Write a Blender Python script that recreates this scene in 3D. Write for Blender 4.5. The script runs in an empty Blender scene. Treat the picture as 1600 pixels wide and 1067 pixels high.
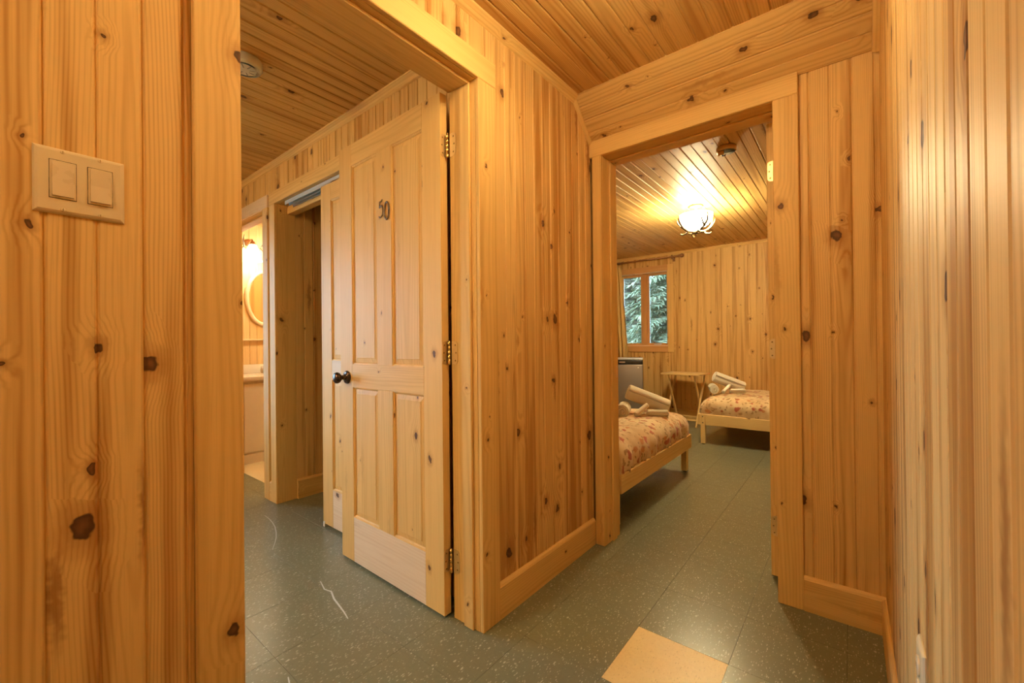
import bpy, bmesh, math, random
from mathutils import Vector, Matrix
random.seed(7)
S = bpy.context.scene
C = S.collection

# ------------------------------------------------------------------ camera
cam_d = bpy.data.cameras.new('camera'); cam = bpy.data.objects.new('camera', cam_d); C.objects.link(cam)
cam_d.sensor_width = 36.0; cam_d.lens = 658.36 / 1600 * 36.0; cam_d.clip_start = 0.01; cam_d.clip_end = 200
_r = Vector((0.77915629, 0.62674568, -0.01026284)); _u = Vector((0.01003869, 0.00389398, 0.99994203)); _f = Vector((-0.62674931, 0.77921415, 0.00325769))
M = Matrix.Identity(4)
for i in range(3):
    M[i][0] = _r[i]; M[i][1] = _u[i]; M[i][2] = -_f[i]
M[2][3] = 1.0662
cam.matrix_world = M
S.camera = cam

# ------------------------------------------------------------------ world, exposure
SKY = 16.0
LAMP_HALL, LAMP_BED, LAMP_BATH, LAMP_ENTRY = 36.0, 175.0, 22.0, 190.0
WARM = (1.0, 0.84, 0.47)
w = bpy.data.worlds.new('sky'); S.world = w; w.use_nodes = True
bg = w.node_tree.nodes['Background']; bg.inputs[0].default_value = (0.42, 0.70, 1.0, 1); bg.inputs[1].default_value = SKY
S.view_settings.view_transform = 'Standard'; S.view_settings.look = 'None'
S.view_settings.gamma = 1.0; S.view_settings.use_curve_mapping = False
S.view_settings.exposure = 0.24
try:
    S.cycles.use_denoising = True
    S.cycles.max_bounces = 7; S.cycles.diffuse_bounces = 5; S.cycles.glossy_bounces = 3; S.cycles.transparent_max_bounces = 6
    S.cycles.adaptive_threshold = 0.04
    S.cycles.sample_clamp_indirect = 6.0
    S.cycles.caustics_reflective = False; S.cycles.caustics_refractive = False
except Exception:
    pass

def portal(name, loc, rot, sx, sy):
    l = bpy.data.lights.new(name, 'AREA'); l.shape = 'RECTANGLE'; l.size = sx; l.size_y = sy; l.energy = 1
    l.cycles.is_portal = True
    o = bpy.data.objects.new(name, l); C.objects.link(o); o.location = loc; o.rotation_euler = rot
    return o
portal('bedroom_window_daylight', (-2.35, 6.14, 1.53), (math.radians(-90), 0, 0), 0.80, 1.10)
portal('entry_window_daylight', (-4.49, -.015, 1.25), (0, math.radians(-90), 0), 1.60, 1.47)

# ------------------------------------------------------------------ material helpers
class NT:
    def __init__(s, name):
        s.m = bpy.data.materials.new(name); s.m.use_nodes = True
        s.t = s.m.node_tree; s.n = s.t.nodes; s.l = s.t.links
        s.b = s.n['Principled BSDF']
    def new(s, typ, **kw):
        n = s.n.new(typ)
        for k, v in kw.items(): setattr(n, k, v)
        return n
    def link(s, a, b): s.l.new(a, b)
    def put(s, sock, v):
        if hasattr(v, 'is_output') or isinstance(v, bpy.types.NodeSocket): s.l.new(v, sock)
        else: sock.default_value = v
    def math(s, op, a, b=None, c=None, clamp=False):
        n = s.n.new('ShaderNodeMath'); n.operation = op; n.use_clamp = clamp
        s.put(n.inputs[0], a)
        if b is not None: s.put(n.inputs[1], b)
        if c is not None: s.put(n.inputs[2], c)
        return n.outputs[0]
    def xyz(s, x, y, z):
        n = s.n.new('ShaderNodeCombineXYZ'); s.put(n.inputs[0], x); s.put(n.inputs[1], y); s.put(n.inputs[2], z); return n.outputs[0]
    def sep(s, v):
        n = s.n.new('ShaderNodeSeparateXYZ'); s.l.new(v, n.inputs[0]); return n.outputs
    def noise(s, v, scale=1.0, detail=2.0, rough=0.5):
        n = s.n.new('ShaderNodeTexNoise'); s.l.new(v, n.inputs['Vector']); n.inputs['Scale'].default_value = scale
        n.inputs['Detail'].default_value = detail; n.inputs['Roughness'].default_value = rough; return n.outputs['Fac']
    def ramp(s, v, a, b, c=0.0, d=1.0, typ='SMOOTHSTEP'):
        n = s.n.new('ShaderNodeMapRange'); n.interpolation_type = typ; n.clamp = True if typ == 'LINEAR' else n.clamp
        s.put(n.inputs['Value'], v); s.put(n.inputs['From Min'], a); s.put(n.inputs['From Max'], b); s.put(n.inputs['To Min'], c); s.put(n.inputs['To Max'], d)
        return n.outputs['Result']
    def mix(s, f, a, b, blend='MIX'):
        n = s.n.new('ShaderNodeMix'); n.data_type = 'RGBA'; n.blend_type = blend; n.clamp_factor = True
        s.put(n.inputs[0], f)
        for i, v in ((6, a), (7, b)):
            if isinstance(v, tuple): v = (v[0], v[1], v[2], 1.0)
            s.put(n.inputs[i], v)
        return n.outputs[2]
    def rnd(s): return s.n.new('ShaderNodeObjectInfo').outputs['Random']
    def obj(s): return s.n.new('ShaderNodeTexCoord').outputs['Object']
    def bump(s, h, strength, dist):
        n = s.n.new('ShaderNodeBump'); s.l.new(h, n.inputs['Height']); n.inputs['Strength'].default_value = strength; n.inputs['Distance'].default_value = dist
        s.l.new(n.outputs[0], s.b.inputs['Normal'])
    def base(s, c): s.put(s.b.inputs['Base Color'], c if not isinstance(c, tuple) else (*c, 1.0)[:4])

def pine(name, light, dark, ring=0.0075, knots=0.5, knot_size=1.0, streak=0.5, vary=0.35, rough=0.5, cell=7.0):
    """Varnished knotty pine; the grain runs along the piece's own Z axis."""
    k = NT(name); x, y, z = k.sep(k.obj()); r = k.rnd()
    r2 = k.math('FRACT', k.math('MULTIPLY', r, 17.31)); r3 = k.math('FRACT', k.math('MULTIPLY', r, 91.7))
    g = k.math('ADD', z, k.math('MULTIPLY', r, 37.0))
    sx = k.math('ADD', k.math('ADD', x, y), k.math('MULTIPLY', r2, 13.0))
    # knots
    v = k.new('ShaderNodeTexVoronoi'); v.voronoi_dimensions = '2D'; v.inputs['Scale'].default_value = cell; v.inputs['Randomness'].default_value = 1.0
    wob = k.noise(k.xyz(sx, g, r), 30.0, 2.0, 0.6); wob2 = k.noise(k.xyz(g, sx, r2), 34.0, 2.0, 0.6)
    k.link(k.xyz(k.math('MULTIPLY_ADD', wob, 0.022, sx), k.math('MULTIPLY_ADD', wob2, 0.022, k.math('MULTIPLY', g, 0.68)), 0.0), v.inputs['Vector'])
    cr, cg, cb = k.sep(v.outputs['Color'])
    d = k.math('DIVIDE', v.outputs['Distance'], cell)
    pres = k.math('LESS_THAN', cr, knots)
    R = k.math('MULTIPLY_ADD', k.math('POWER', cg, 2.0), 0.0115 * knot_size, 0.0026 * knot_size)
    mask = k.math('MULTIPLY', pres, k.ramp(d, R, k.math('MULTIPLY', R, 0.72)))
    core = k.ramp(d, k.math('MULTIPLY', R, 0.8), 0.0)
    halo = k.math('MULTIPLY', pres, k.ramp(d, k.math('MULTIPLY', R, 3.0), k.math('MULTIPLY', R, 0.8)))
    flare = k.math('MULTIPLY', pres, k.ramp(d, k.math('MULTIPLY', R, 6.5), 0.0))
    # long resinous streaks
    v2 = k.new('ShaderNodeTexVoronoi'); v2.voronoi_dimensions = '2D'; v2.inputs['Scale'].default_value = 9.0; v2.inputs['Randomness'].default_value = 1.0
    k.link(k.xyz(k.math('MULTIPLY_ADD', wob, 0.03, sx), k.math('MULTIPLY', g, 0.10), 0.0), v2.inputs['Vector'])
    c2 = k.sep(v2.outputs['Color'])
    res = k.math('MULTIPLY', k.math('LESS_THAN', c2[0], 0.30), k.ramp(v2.outputs['Distance'], k.math('MULTIPLY_ADD', c2[1], 0.16, 0.05), 0.02))
    # growth rings
    wx = k.math('SUBTRACT', k.noise(k.xyz(k.math('MULTIPLY', x, 5.0), k.math('MULTIPLY', y, 5.0), k.math('MULTIPLY', g, 1.1)), 1.0, 2.0), 0.5)
    dz = k.math('SUBTRACT', k.noise(k.xyz(r2, r3, k.math('MULTIPLY', g, 0.55)), 1.0, 1.0), 0.5)
    ca = k.math('ADD', k.math('ADD', x, k.math('MULTIPLY', k.math('SUBTRACT', r2, 0.5), 0.15)), k.math('MULTIPLY', wx, 0.05))
    cb2 = k.math('ADD', k.math('ADD', y, k.math('MULTIPLY_ADD', r3, 0.06, 0.012)), k.math('MULTIPLY', dz, 0.07))
    rr = k.math('SQRT', k.math('ADD', k.math('MULTIPLY', ca, ca), k.math('MULTIPLY', cb2, cb2)))
    rr = k.math('ADD', rr, k.math('MULTIPLY', flare, 0.016))
    ph = k.math('DIVIDE', rr, k.math('MULTIPLY', k.math('MULTIPLY_ADD', r2, 0.9, 0.65), ring))
    sn = k.math('MULTIPLY_ADD', k.math('SINE', k.math('MULTIPLY', ph, 6.2832)), 0.5, 0.5)
    rg = k.math('POWER', sn, 2.2)
    # heartwood streaks, fibre
    st = k.noise(k.xyz(k.math('MULTIPLY', sx, 20.0), k.math('MULTIPLY', y, 6.0), k.math('MULTIPLY', g, 0.7)), 1.0, 2.0)
    st = k.ramp(st, 0.47, 0.66)
    fib = k.noise(k.xyz(k.math('MULTIPLY', x, 330.0), k.math('MULTIPLY', y, 330.0), k.math('MULTIPLY', g, 7.0)), 1.0, 1.0)
    fac = k.math('ADD', k.math('MULTIPLY', rg, 0.36), k.math('MULTIPLY', st, streak))
    fac = k.math('ADD', fac, k.math('MULTIPLY', k.math('SUBTRACT', r3, 0.45), vary))
    col = k.mix(fac, light, dark)
    col = k.mix(k.math('MULTIPLY', k.math('SUBTRACT', fib, 0.5), 0.55, clamp=True), col, (dark[0] * .55, dark[1] * .5, dark[2] * .45))
    col = k.mix(k.math('MULTIPLY', res, streak), col, (dark[0] * .62, dark[1] * .46, dark[2] * .36))
    col = k.mix(k.math('MULTIPLY', halo, 0.5), col, (dark[0] * .72, dark[1] * .55, dark[2] * .45))
    col = k.mix(k.math('MULTIPLY', mask, 0.93), col, k.mix(core, (0.060, 0.022, 0.009), (0.17, 0.068, 0.026)))
    k.base(col)
    k.put(k.b.inputs['Roughness'], k.math('MULTIPLY_ADD', fib, 0.12, rough - 0.06))
    k.b.inputs['Specular IOR Level'].default_value = 0.22
    k.bump(fib, 0.16, 0.0006)
    return k.m

def plain(name, col, rough=0.5, metal=0.0, spec=0.5, noise_amt=0.0, scale=40.0):
    k = NT(name)
    if noise_amt:
        n = k.noise(k.obj(), scale, 3.0)
        k.base(k.mix(n, tuple(c * (1 - noise_amt) for c in col), tuple(min(1, c * (1 + noise_amt)) for c in col)))
        k.put(k.b.inputs['Roughness'], k.math('MULTIPLY_ADD', n, 0.16, rough - 0.08))
    else:
        k.base(col); k.b.inputs['Roughness'].default_value = rough
    k.b.inputs['Metallic'].default_value = metal; k.b.inputs['Specular IOR Level'].default_value = spec
    return k.m

def emit(name, col, strength):
    k = NT(name); k.base((0.9, 0.86, 0.78)); k.b.inputs['Roughness'].default_value = 0.5
    k.b.inputs['Emission Color'].default_value = (*col, 1); k.b.inputs['Emission Strength'].default_value = strength
    return k.m

def tile_mat(name, base, mott, fleck, fleck_amt, rough):
    k = NT(name); r = k.rnd(); x, y, z = k.sep(k.obj())
    r2 = k.math('FRACT', k.math('MULTIPLY', r, 37.7))
    p = k.xyz(k.math('ADD', x, k.math('MULTIPLY', r, 9.0)), k.math('ADD', y, k.math('MULTIPLY', r2, 7.0)), 0.0)
    mo = k.noise(p, 22.0, 4.0, 0.65); fi = k.noise(p, 90.0, 3.0, 0.6)
    col = k.mix(mo, base, mott)
    col = k.mix(k.math('MULTIPLY', fi, 0.5), col, tuple(min(1, c * 1.35) for c in mott))
    # chips: short dashes in two directions that turn from tile to tile
    for i, (rot, sx, sy, dens) in enumerate(((0.35, 150.0, 50.0, 0.20), (1.75, 120.0, 40.0, 0.14), (1.05, 170.0, 64.0, 0.16), (2.5, 66.0, 34.0, 0.05))):
        mp = k.new('ShaderNodeMapping'); k.link(p, mp.inputs['Vector']); mp.inputs['Rotation'].default_value = (0, 0, rot); mp.inputs['Scale'].default_value = (sx, sy, 1)
        v = k.new('ShaderNodeTexVoronoi'); v.voronoi_dimensions = '2D'; v.inputs['Scale'].default_value = 1.0; k.link(mp.outputs[0], v.inputs['Vector'])
        cr = k.sep(v.outputs['Color'])[0]; cg = k.sep(v.outputs['Color'])[1]
        m = k.math('MULTIPLY', k.math('LESS_THAN', cr, dens), k.ramp(v.outputs['Distance'], k.math('MULTIPLY_ADD', cg, 0.24, 0.1), 0.05))
        col = k.mix(k.math('MULTIPLY', m, fleck_amt), col, fleck)
    k.base(col)
    k.b.inputs['Roughness'].default_value = rough
    k.b.inputs['Specular IOR Level'].default_value = 0.5
    return k.m

def glass_mat(name):
    k = NT(name); k.n.remove(k.b)
    tr = k.new('ShaderNodeBsdfTransparent'); gl = k.new('ShaderNodeBsdfGlossy'); gl.inputs['Roughness'].default_value = 0.02
    fr = k.new('ShaderNodeFresnel'); fr.inputs[0].default_value = 1.45; mx = k.new('ShaderNodeMixShader')
    tr.inputs[0].default_value = (0.96, 0.98, 0.97, 1)
    k.link(fr.outputs[0], mx.inputs[0]); k.link(tr.outputs[0], mx.inputs[1]); k.link(gl.outputs[0], mx.inputs[2])
    k.link(mx.outputs[0], k.n['Material Output'].inputs[0]); return k.m

def floral(name):
    k = NT(name); p = k.obj(); wv = k.new('ShaderNodeVectorMath'); wv.operation = 'MULTIPLY_ADD'
    n = k.new('ShaderNodeTexNoise'); n.inputs['Scale'].default_value = 14.0; n.inputs['Detail'].default_value = 3.0; k.link(p, n.inputs['Vector'])
    k.link(n.outputs['Color'], wv.inputs[0]); wv.inputs[1].default_value = (0.09, 0.09, 0.09); k.link(p, wv.inputs[2])
    q = wv.outputs[0]
    col = k.mix(k.ramp(k.noise(p, 7.0, 3.0), 0.35, 0.7), (0.78, 0.60, 0.35), (0.62, 0.40, 0.20))
    for sc, dens, rad, c, am in ((14.0, 0.5, 0.38, (0.44, 0.075, 0.035), 0.9), (26.0, 0.58, 0.40, (0.34, 0.17, 0.06), 0.75), (16.0, 0.22, 0.40, (0.56, 0.20, 0.06), 0.8), (34.0, 0.3, 0.36, (0.26, 0.14, 0.05), 0.65)):
        v = k.new('ShaderNodeTexVoronoi'); v.inputs['Scale'].default_value = sc; k.link(q, v.inputs['Vector'])
        cr = k.sep(v.outputs['Color'])[0]
        m = k.math('MULTIPLY', k.math('LESS_THAN', cr, dens), k.ramp(v.outputs['Distance'], rad, rad * 0.7))
        col = k.mix(k.math('MULTIPLY', m, am), col, c)
    k.base(col); k.b.inputs['Roughness'].default_value = 0.85
    k.b.inputs['Sheen Weight'].default_value = 0.2
    k.bump(k.noise(p, 60.0, 3.0), 0.25, 0.004)
    return k.m

def terry(name, c):
    k = NT(name); n = k.noise(k.obj(), 420.0, 2.0)
    k.base(k.mix(n, tuple(v * 0.9 for v in c), c)); k.b.inputs['Roughness'].default_value = 0.95; k.b.inputs['Sheen Weight'].default_value = 0.3
    k.bump(n, 0.5, 0.003); return k.m

def brushed(name, c, rough):
    k = NT(name); x, y, z = k.sep(k.obj())
    n = k.noise(k.xyz(k.math('MULTIPLY', x, 4.0), k.math('MULTIPLY', y, 4.0), k.math('MULTIPLY', z, 260.0)), 1.0, 2.0)
    k.base(k.mix(n, tuple(v * .92 for v in c), c)); k.b.inputs['Metallic'].default_value = 0.7
    k.put(k.b.inputs['Roughness'], k.math('MULTIPLY_ADD', n, 0.1, rough)); return k.m

def leafy(name, a, b):
    k = NT(name); n = k.noise(k.obj(), 3.0, 3.0); k.base(k.mix(k.ramp(n, .35, .65), a, b)); k.b.inputs['Roughness'].default_value = 0.7; return k.m

HON = (0.81, 0.525, 0.200); HDK = (0.47, 0.225, 0.055)
P_WALL = pine('knotty_pine_wall', HON, HDK, knots=0.46, knot_size=1.3, streak=0.72, vary=0.55)
P_CEIL = pine('knotty_pine_ceiling', (0.76, 0.49, 0.18), (0.46, 0.23, 0.060), knots=0.40)
P_TRIM = pine('pine_trim', (0.82, 0.535, 0.195), (0.61, 0.34, 0.10), knots=0.26, streak=0.35, vary=0.3, knot_size=0.9)
P_DOOR = pine('pine_door', (0.82, 0.52, 0.185), (0.64, 0.355, 0.100), knots=0.34, streak=0.25, vary=0.2, ring=0.009, knot_size=0.72)
P_PALE_SHEEN = pine('pale_sheen_pine', (0.86, 0.66, 0.46), (0.74, 0.50, 0.30), knots=0.35, streak=0.2, vary=0.15, knot_size=0.9)  # colour holds the daylight sheen of door rails; reused on other pale parts
P_BEDW = pine('pine_bed', (0.86, 0.63, 0.28), (0.70, 0.43, 0.16), knots=0.22, streak=0.2, vary=0.2, knot_size=0.7)
P_FAR = pine('knotty_pine_bedroom', (0.80, 0.51, 0.19), (0.46, 0.22, 0.055), knots=0.5, streak=0.6, vary=0.4)
P_BATH = pine('light_pine_bathroom', (0.82, 0.62, 0.34), (0.68, 0.45, 0.20), knots=0.2, streak=0.3, vary=0.2)
P_RED = pine('reddish_pine_window', (0.70, 0.38, 0.15), (0.52, 0.25, 0.08), knots=0.1, streak=0.3, vary=0.15)
T_GREEN = tile_mat('dark_green_vinyl_tile', (0.122, 0.128, 0.082), (0.180, 0.184, 0.120), (0.60, 0.60, 0.52), 0.7, 0.28)
T_BEIGE = tile_mat('beige_vinyl_tile', (0.74, 0.53, 0.22), (0.80, 0.60, 0.27), (0.52, 0.36, 0.15), 0.5, 0.38)
T_BATH = tile_mat('yellow_beige_vinyl_tile', (0.62, 0.50, 0.30), (0.68, 0.56, 0.36), (0.5, 0.38, 0.2), 0.3, 0.4)
M_SLAB = plain('dark_tile_adhesive', (0.022, 0.022, 0.016), 0.8, noise_amt=0.3)
M_CORE = plain('pine_backing', (0.34, 0.16, 0.045), 0.8, noise_amt=0.2)
M_SHELL = plain('plaster_shell', (0.55, 0.42, 0.28), 0.8, noise_amt=0.1)
M_BRASS = plain('polished_brass', (0.86, 0.60, 0.22), 0.26, 1.0, noise_amt=0.12, scale=120)
M_BRASSP = plain('lacquered_brass_plate', (0.80, 0.58, 0.28), 0.4, 0.8, noise_amt=0.1, scale=120)
M_SCREW = plain('screw_metal', (0.30, 0.19, 0.07), 0.4, 1.0)
M_BRONZE = plain('oil_rubbed_bronze', (0.085, 0.05, 0.032), 0.28, 0.75, noise_amt=0.25, scale=90)
M_BRONZE2 = plain('aged_bronze_number', (0.20, 0.12, 0.055), 0.38, 0.6, noise_amt=0.3, scale=200)
M_ALMOND = plain('almond_plastic', (0.76, 0.60, 0.36), 0.32, noise_amt=0.02)
M_ALMOND2 = plain('almond_rocker', (0.75, 0.59, 0.38), 0.28, noise_amt=0.02)
M_WHITEP = plain('white_plastic', (0.72, 0.68, 0.60), 0.45, noise_amt=0.03)
M_GREYP = plain('grey_vent', (0.36, 0.33, 0.29), 0.6, noise_amt=0.05)
M_ALU = plain('aluminium_track', (0.72, 0.76, 0.80), 0.35, 0.5, noise_amt=0.05)
M_FLORAL = floral('floral_print_fabric')
M_TOWEL = terry('cream_terry', (0.82, 0.72, 0.54))
M_TOWEL2 = terry('white_terry', (0.86, 0.80, 0.68))
M_MATT = terry('mattress_ticking', (0.7, 0.66, 0.6))
M_STEEL = brushed('brushed_grey_steel', (0.34, 0.31, 0.30), 0.38)
M_BLACK = plain('black_plastic', (0.016, 0.016, 0.018), 0.3, noise_amt=0.05)
M_BADGE = plain('badge_silver', (0.5, 0.38, 0.3), 0.4, 0.5)
M_CURT = plain('gold_curtain_cloth', (0.74, 0.52, 0.20), 0.85, noise_amt=0.12, scale=300)
M_ROD = plain('copper_brown_rod', (0.34, 0.16, 0.065), 0.35, 0.4, noise_amt=0.15)
M_ANT = plain('antler', (0.11, 0.06, 0.018), 0.5, noise_amt=0.3, scale=30)
M_GLASS = glass_mat('window_glass')
M_VINYL = plain('white_sash_edge', (0.75, 0.77, 0.78), 0.4)
M_WHITE = plain('white_vanity_paint', (0.80, 0.74, 0.64), 0.45, noise_amt=0.02)
M_PORC = plain('white_counter', (0.84, 0.80, 0.74), 0.25, noise_amt=0.02)
M_MIRROR = plain('mirror_silver', (0.92, 0.92, 0.9), 0.03, 1.0)
M_FRAME = plain('cream_mirror_frame', (0.80, 0.68, 0.48), 0.4, noise_amt=0.04)
M_SCUFF = plain('pale_scuff', (0.55, 0.58, 0.58), 0.7)
M_NEED = leafy('spruce_needles', (0.13, 0.14, 0.07), (0.26, 0.25, 0.14))
M_NEED2 = leafy('pale_spruce_needles', (0.26, 0.23, 0.14), (0.44, 0.36, 0.25))
M_BARK = plain('grey_bark', (0.20, 0.16, 0.13), 0.9, noise_amt=0.3, scale=12)
M_SOIL = leafy('forest_floor', (0.10, 0.12, 0.06), (0.24, 0.22, 0.16))
M_BULB = emit('lamp_glass_glow', WARM, 1.0)

# ------------------------------------------------------------------ object helpers
def tag(o, label=None, cat=None, group=None, kind=None):
    if label: o['label'] = label
    if cat: o['category'] = cat
    if group: o['group'] = group
    if kind: o['kind'] = kind
    return o
def empty(name, loc, label=None, cat=None, group=None, kind=None):
    o = bpy.data.objects.new(name, None); o.empty_display_size = 0.05; C.objects.link(o); o.location = loc
    return tag(o, label, cat, group, kind)
def world_of(o):
    m = o.matrix_basis.copy(); p = o.parent
    while p: m = p.matrix_basis @ m; p = p.parent
    return m
def link(name, me, mw, parent=None):
    o = bpy.data.objects.new(name, me); C.objects.link(o)
    if parent is not None:
        o.parent = parent; o.matrix_basis = world_of(parent).inverted() @ mw
    else: o.matrix_basis = mw
    return o
def mesh(name, verts, faces, mat, smooth=False):
    me = bpy.data.meshes.new(name); me.from_pydata([tuple(v) for v in verts], [], faces); me.update()
    bm = bmesh.new(); bm.from_mesh(me); bmesh.ops.recalc_face_normals(bm, faces=bm.faces); bm.to_mesh(me); bm.free()
    me.materials.append(mat)
    if smooth:
        for p in me.polygons: p.use_smooth = True
    return me
AX = {'z': Matrix(((1, 0, 0), (0, 1, 0), (0, 0, 1))).to_4x4(),
      'x': Matrix(((0, 0, 1), (1, 0, 0), (0, 1, 0))).to_4x4(),
      'y': Matrix(((0, 1, 0), (0, 0, 1), (1, 0, 0))).to_4x4()}
_cache = {}
def pbox(name, a, b, mat, parent=None, grain='z', bev=0.002, seg=1, rot=None):
    """box between world corners a and b, grain (local Z) along the named axis"""
    a = Vector(a); b = Vector(b); c = (a + b) / 2; d = Vector((abs(b[i] - a[i]) for i in range(3)))
    R = AX[grain]; ld = Vector((abs(v) for v in (R.inverted().to_3x3() @ d)))
    key = ('box', tuple(round(v, 4) for v in ld), mat.name, bev, seg)
    me = _cache.get(key)
    if me is None:
        bm = bmesh.new(); bmesh.ops.create_cube(bm, size=1.0)
        for v in bm.verts: v.co = Vector((v.co[i] * ld[i] for i in range(3)))
        bb = min(bev, min(ld) * 0.4)
        if bb > 0: bmesh.ops.bevel(bm, geom=bm.edges[:], offset=bb, segments=seg, affect='EDGES', profile=0.5)
        me = bpy.data.meshes.new(name); bm.to_mesh(me); bm.free(); me.materials.append(mat); _cache[key] = me
        if seg > 1:
            for p in me.polygons: p.use_smooth = True
    mw = Matrix.Translation(c) @ R
    if rot is not None: mw = rot @ mw
    return link(name, me, mw, parent)

W = 0.131
FULL = [(0, -.0052), (.0012, -.0046), (.0050, 0), (W / 2 - .0042, 0), (W / 2 - .0012, -.0036), (W / 2 + .0012, -.0036), (W / 2 + .0042, 0), (W - .0050, 0), (W - .0012, -.0046), (W, -.0052)]
def clip_profile(s0, s1):
    def at(s):
        for (a, ya), (b, yb) in zip(FULL, FULL[1:]):
            if a <= s <= b: return ya + (yb - ya) * (s - a) / (b - a)
        return -.0052
    pts = [(s0, at(s0))] + [q for q in FULL if s0 + 1e-5 < q[0] < s1 - 1e-5] + [(s1, at(s1))]
    return pts
def board(parent, origin, across, normal, along, s0, s1, L, mat, name='board', th=0.015):
    """one tongue-and-groove board with centre bead; origin = corner of its full face at s=0"""
    X = Vector(across).normalized(); Z = Vector(along).normalized(); Y = Z.cross(X); sg = 1 if Y.dot(Vector(normal)) > 0 else -1
    key = ('bd', round(s0, 4), round(s1, 4), round(L, 4), sg, mat.name, th); me = _cache.get(key)
    if me is None:
        pts = [(s, sg * t) for s, t in clip_profile(s0, s1)] + [(s1, -sg * th), (s0, -sg * th)]
        n = len(pts); vs = [(s - W / 2, t, 0) for s, t in pts] + [(s - W / 2, t, L) for s, t in pts]
        fs = [(i, (i + 1) % n, (i + 1) % n + n, i + n) for i in range(n)] + [tuple(range(n))[::-1], tuple(range(n, 2 * n))]
        me = mesh('board', vs, fs, mat); _cache[key] = me
    m = Matrix.Identity(4)
    for i in range(3): m[i][0] = X[i]; m[i][1] = Y[i]; m[i][2] = Z[i]
    o = Vector(origin) + X * (W / 2)
    m.translation = o
    return link(name, me, m, parent)
def boards(parent, base, across, normal, along, t0, t1, phase, L, mat, name='board'):
    """cover t in [t0,t1] along 'across' from base; board joints at phase + k*W"""
    X = Vector(across).normalized(); k = math.floor((t0 - phase) / W + 1e-6); out = []
    while phase + k * W < t1 - 1e-4:
        a = phase + k * W; s0 = max(0, t0 - a); s1 = min(W, t1 - a)
        if s1 - s0 > 0.004: out.append(board(parent, Vector(base) + X * a, across, normal, along, s0, s1, L, mat, name))
        k += 1
    return out
def box_mesh_parts(name, boxes, mat, parent=None):
    """one mesh of abutting wall blocks (a single wall core with its openings)"""
    vs, fs = [], []
    for a, b in boxes:
        n = len(vs)
        for x in (a[0], b[0]):
            for y in (a[1], b[1]):
                for z in (a[2], b[2]): vs.append((x, y, z))
        fs += [tuple(n + i for i in f) for f in ((0, 1, 3, 2), (4, 6, 7, 5), (0, 4, 5, 1), (2, 3, 7, 6), (0, 2, 6, 4), (1, 5, 7, 3))]
    return link(name, mesh(name, vs, fs, mat), Matrix.Identity(4), parent)
def lathe(name, prof, mat, mw, parent=None, n=32, smooth=True):
    vs, fs = [], []
    for r, z in prof:
        for i in range(n):
            t = 2 * math.pi * i / n; vs.append((r * math.cos(t), r * math.sin(t), z))
    for j in range(len(prof) - 1):
        for i in range(n): fs.append((j * n + i, j * n + (i + 1) % n, (j + 1) * n + (i + 1) % n, (j + 1) * n + i))
    if prof[0][0] > 1e-6: fs.append(tuple(range(n))[::-1])
    if prof[-1][0] > 1e-6: fs.append(tuple((len(prof) - 1) * n + i for i in range(n)))
    me = mesh(name, vs, fs, mat, smooth)
    bm = bmesh.new(); bm.from_mesh(me); bmesh.ops.remove_doubles(bm, verts=bm.verts, dist=1e-6); bm.to_mesh(me); bm.free()
    return link(name, me, mw, parent)
def frame_from(zdir, xhint=(1, 0, 0), loc=(0, 0, 0)):
    Z = Vector(zdir).normalized(); X = Vector(xhint); X = (X - Z * X.dot(Z))
    if X.length < 1e-4: X = Vector((0, 1, 0)) - Z * Z.y
    X.normalize(); Y = Z.cross(X); m = Matrix.Identity(4)
    for i in range(3): m[i][0] = X[i]; m[i][1] = Y[i]; m[i][2] = Z[i]
    m.translation = Vector(loc); return m
def tube_geo(pts, rads, n=8):
    vs, fs = [], []; pts = [Vector(p) for p in pts]; up = None
    for i, p in enumerate(pts):
        t = (pts[min(i + 1, len(pts) - 1)] - pts[max(i - 1, 0)]).normalized()
        if up is None: up = Vector((0, 0, 1)) if abs(t.z) < 0.9 else Vector((1, 0, 0))
        x = (up - t * up.dot(t)).normalized(); up = x; y = t.cross(x); r = rads[i] if isinstance(rads, (list, tuple)) else rads
        for k in range(n):
            a = 2 * math.pi * k / n; vs.append(p + x * r * math.cos(a) + y * r * math.sin(a))
    for i in range(len(pts) - 1):
        for k in range(n): fs.append((i * n + k, i * n + (k + 1) % n, (i + 1) * n + (k + 1) % n, (i + 1) * n + k))
    fs.append(tuple(range(n))[::-1]); fs.append(tuple((len(pts) - 1) * n + k for k in range(n)))
    return vs, fs
def tube(name, pts, rads, mat, parent=None, n=8):
    vs, fs = tube_geo(pts, rads, n); return link(name, mesh(name, vs, fs, mat, True), Matrix.Identity(4), parent)
def tubes(name, list_, mat, parent=None, n=8):
    V, F = [], []
    for pts, r in list_:
        vs, fs = tube_geo(pts, r, n); k = len(V); V += vs; F += [tuple(i + k for i in f) for f in fs]
    return link(name, mesh(name, V, F, mat, True), Matrix.Identity(4), parent)
def prism(name, prof, mat, origin, u, v, along, L, parent=None, smooth=False):
    """profile points (a,b) in plane u,v, swept L along 'along' (the grain)"""
    Z = Vector(along).normalized(); X = Vector(u).normalized(); Y = Vector(v).normalized()
    if X.cross(Y).dot(Z) < 0:
        X, Y = Y, X; prof = [(b, a) for a, b in prof]
    n = len(prof); vs = [(a, b, 0) for a, b in prof] + [(a, b, L) for a, b in prof]
    fs = [(i, (i + 1) % n, (i + 1) % n + n, i + n) for i in range(n)] + [tuple(range(n))[::-1], tuple(range(n, 2 * n))]
    m = Matrix.Identity(4)
    for i in range(3): m[i][0] = X[i]; m[i][1] = Y[i]; m[i][2] = Z[i]
    m.translation = Vector(origin)
    return link(name, mesh(name, vs, fs, mat, smooth), m, parent)

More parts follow.
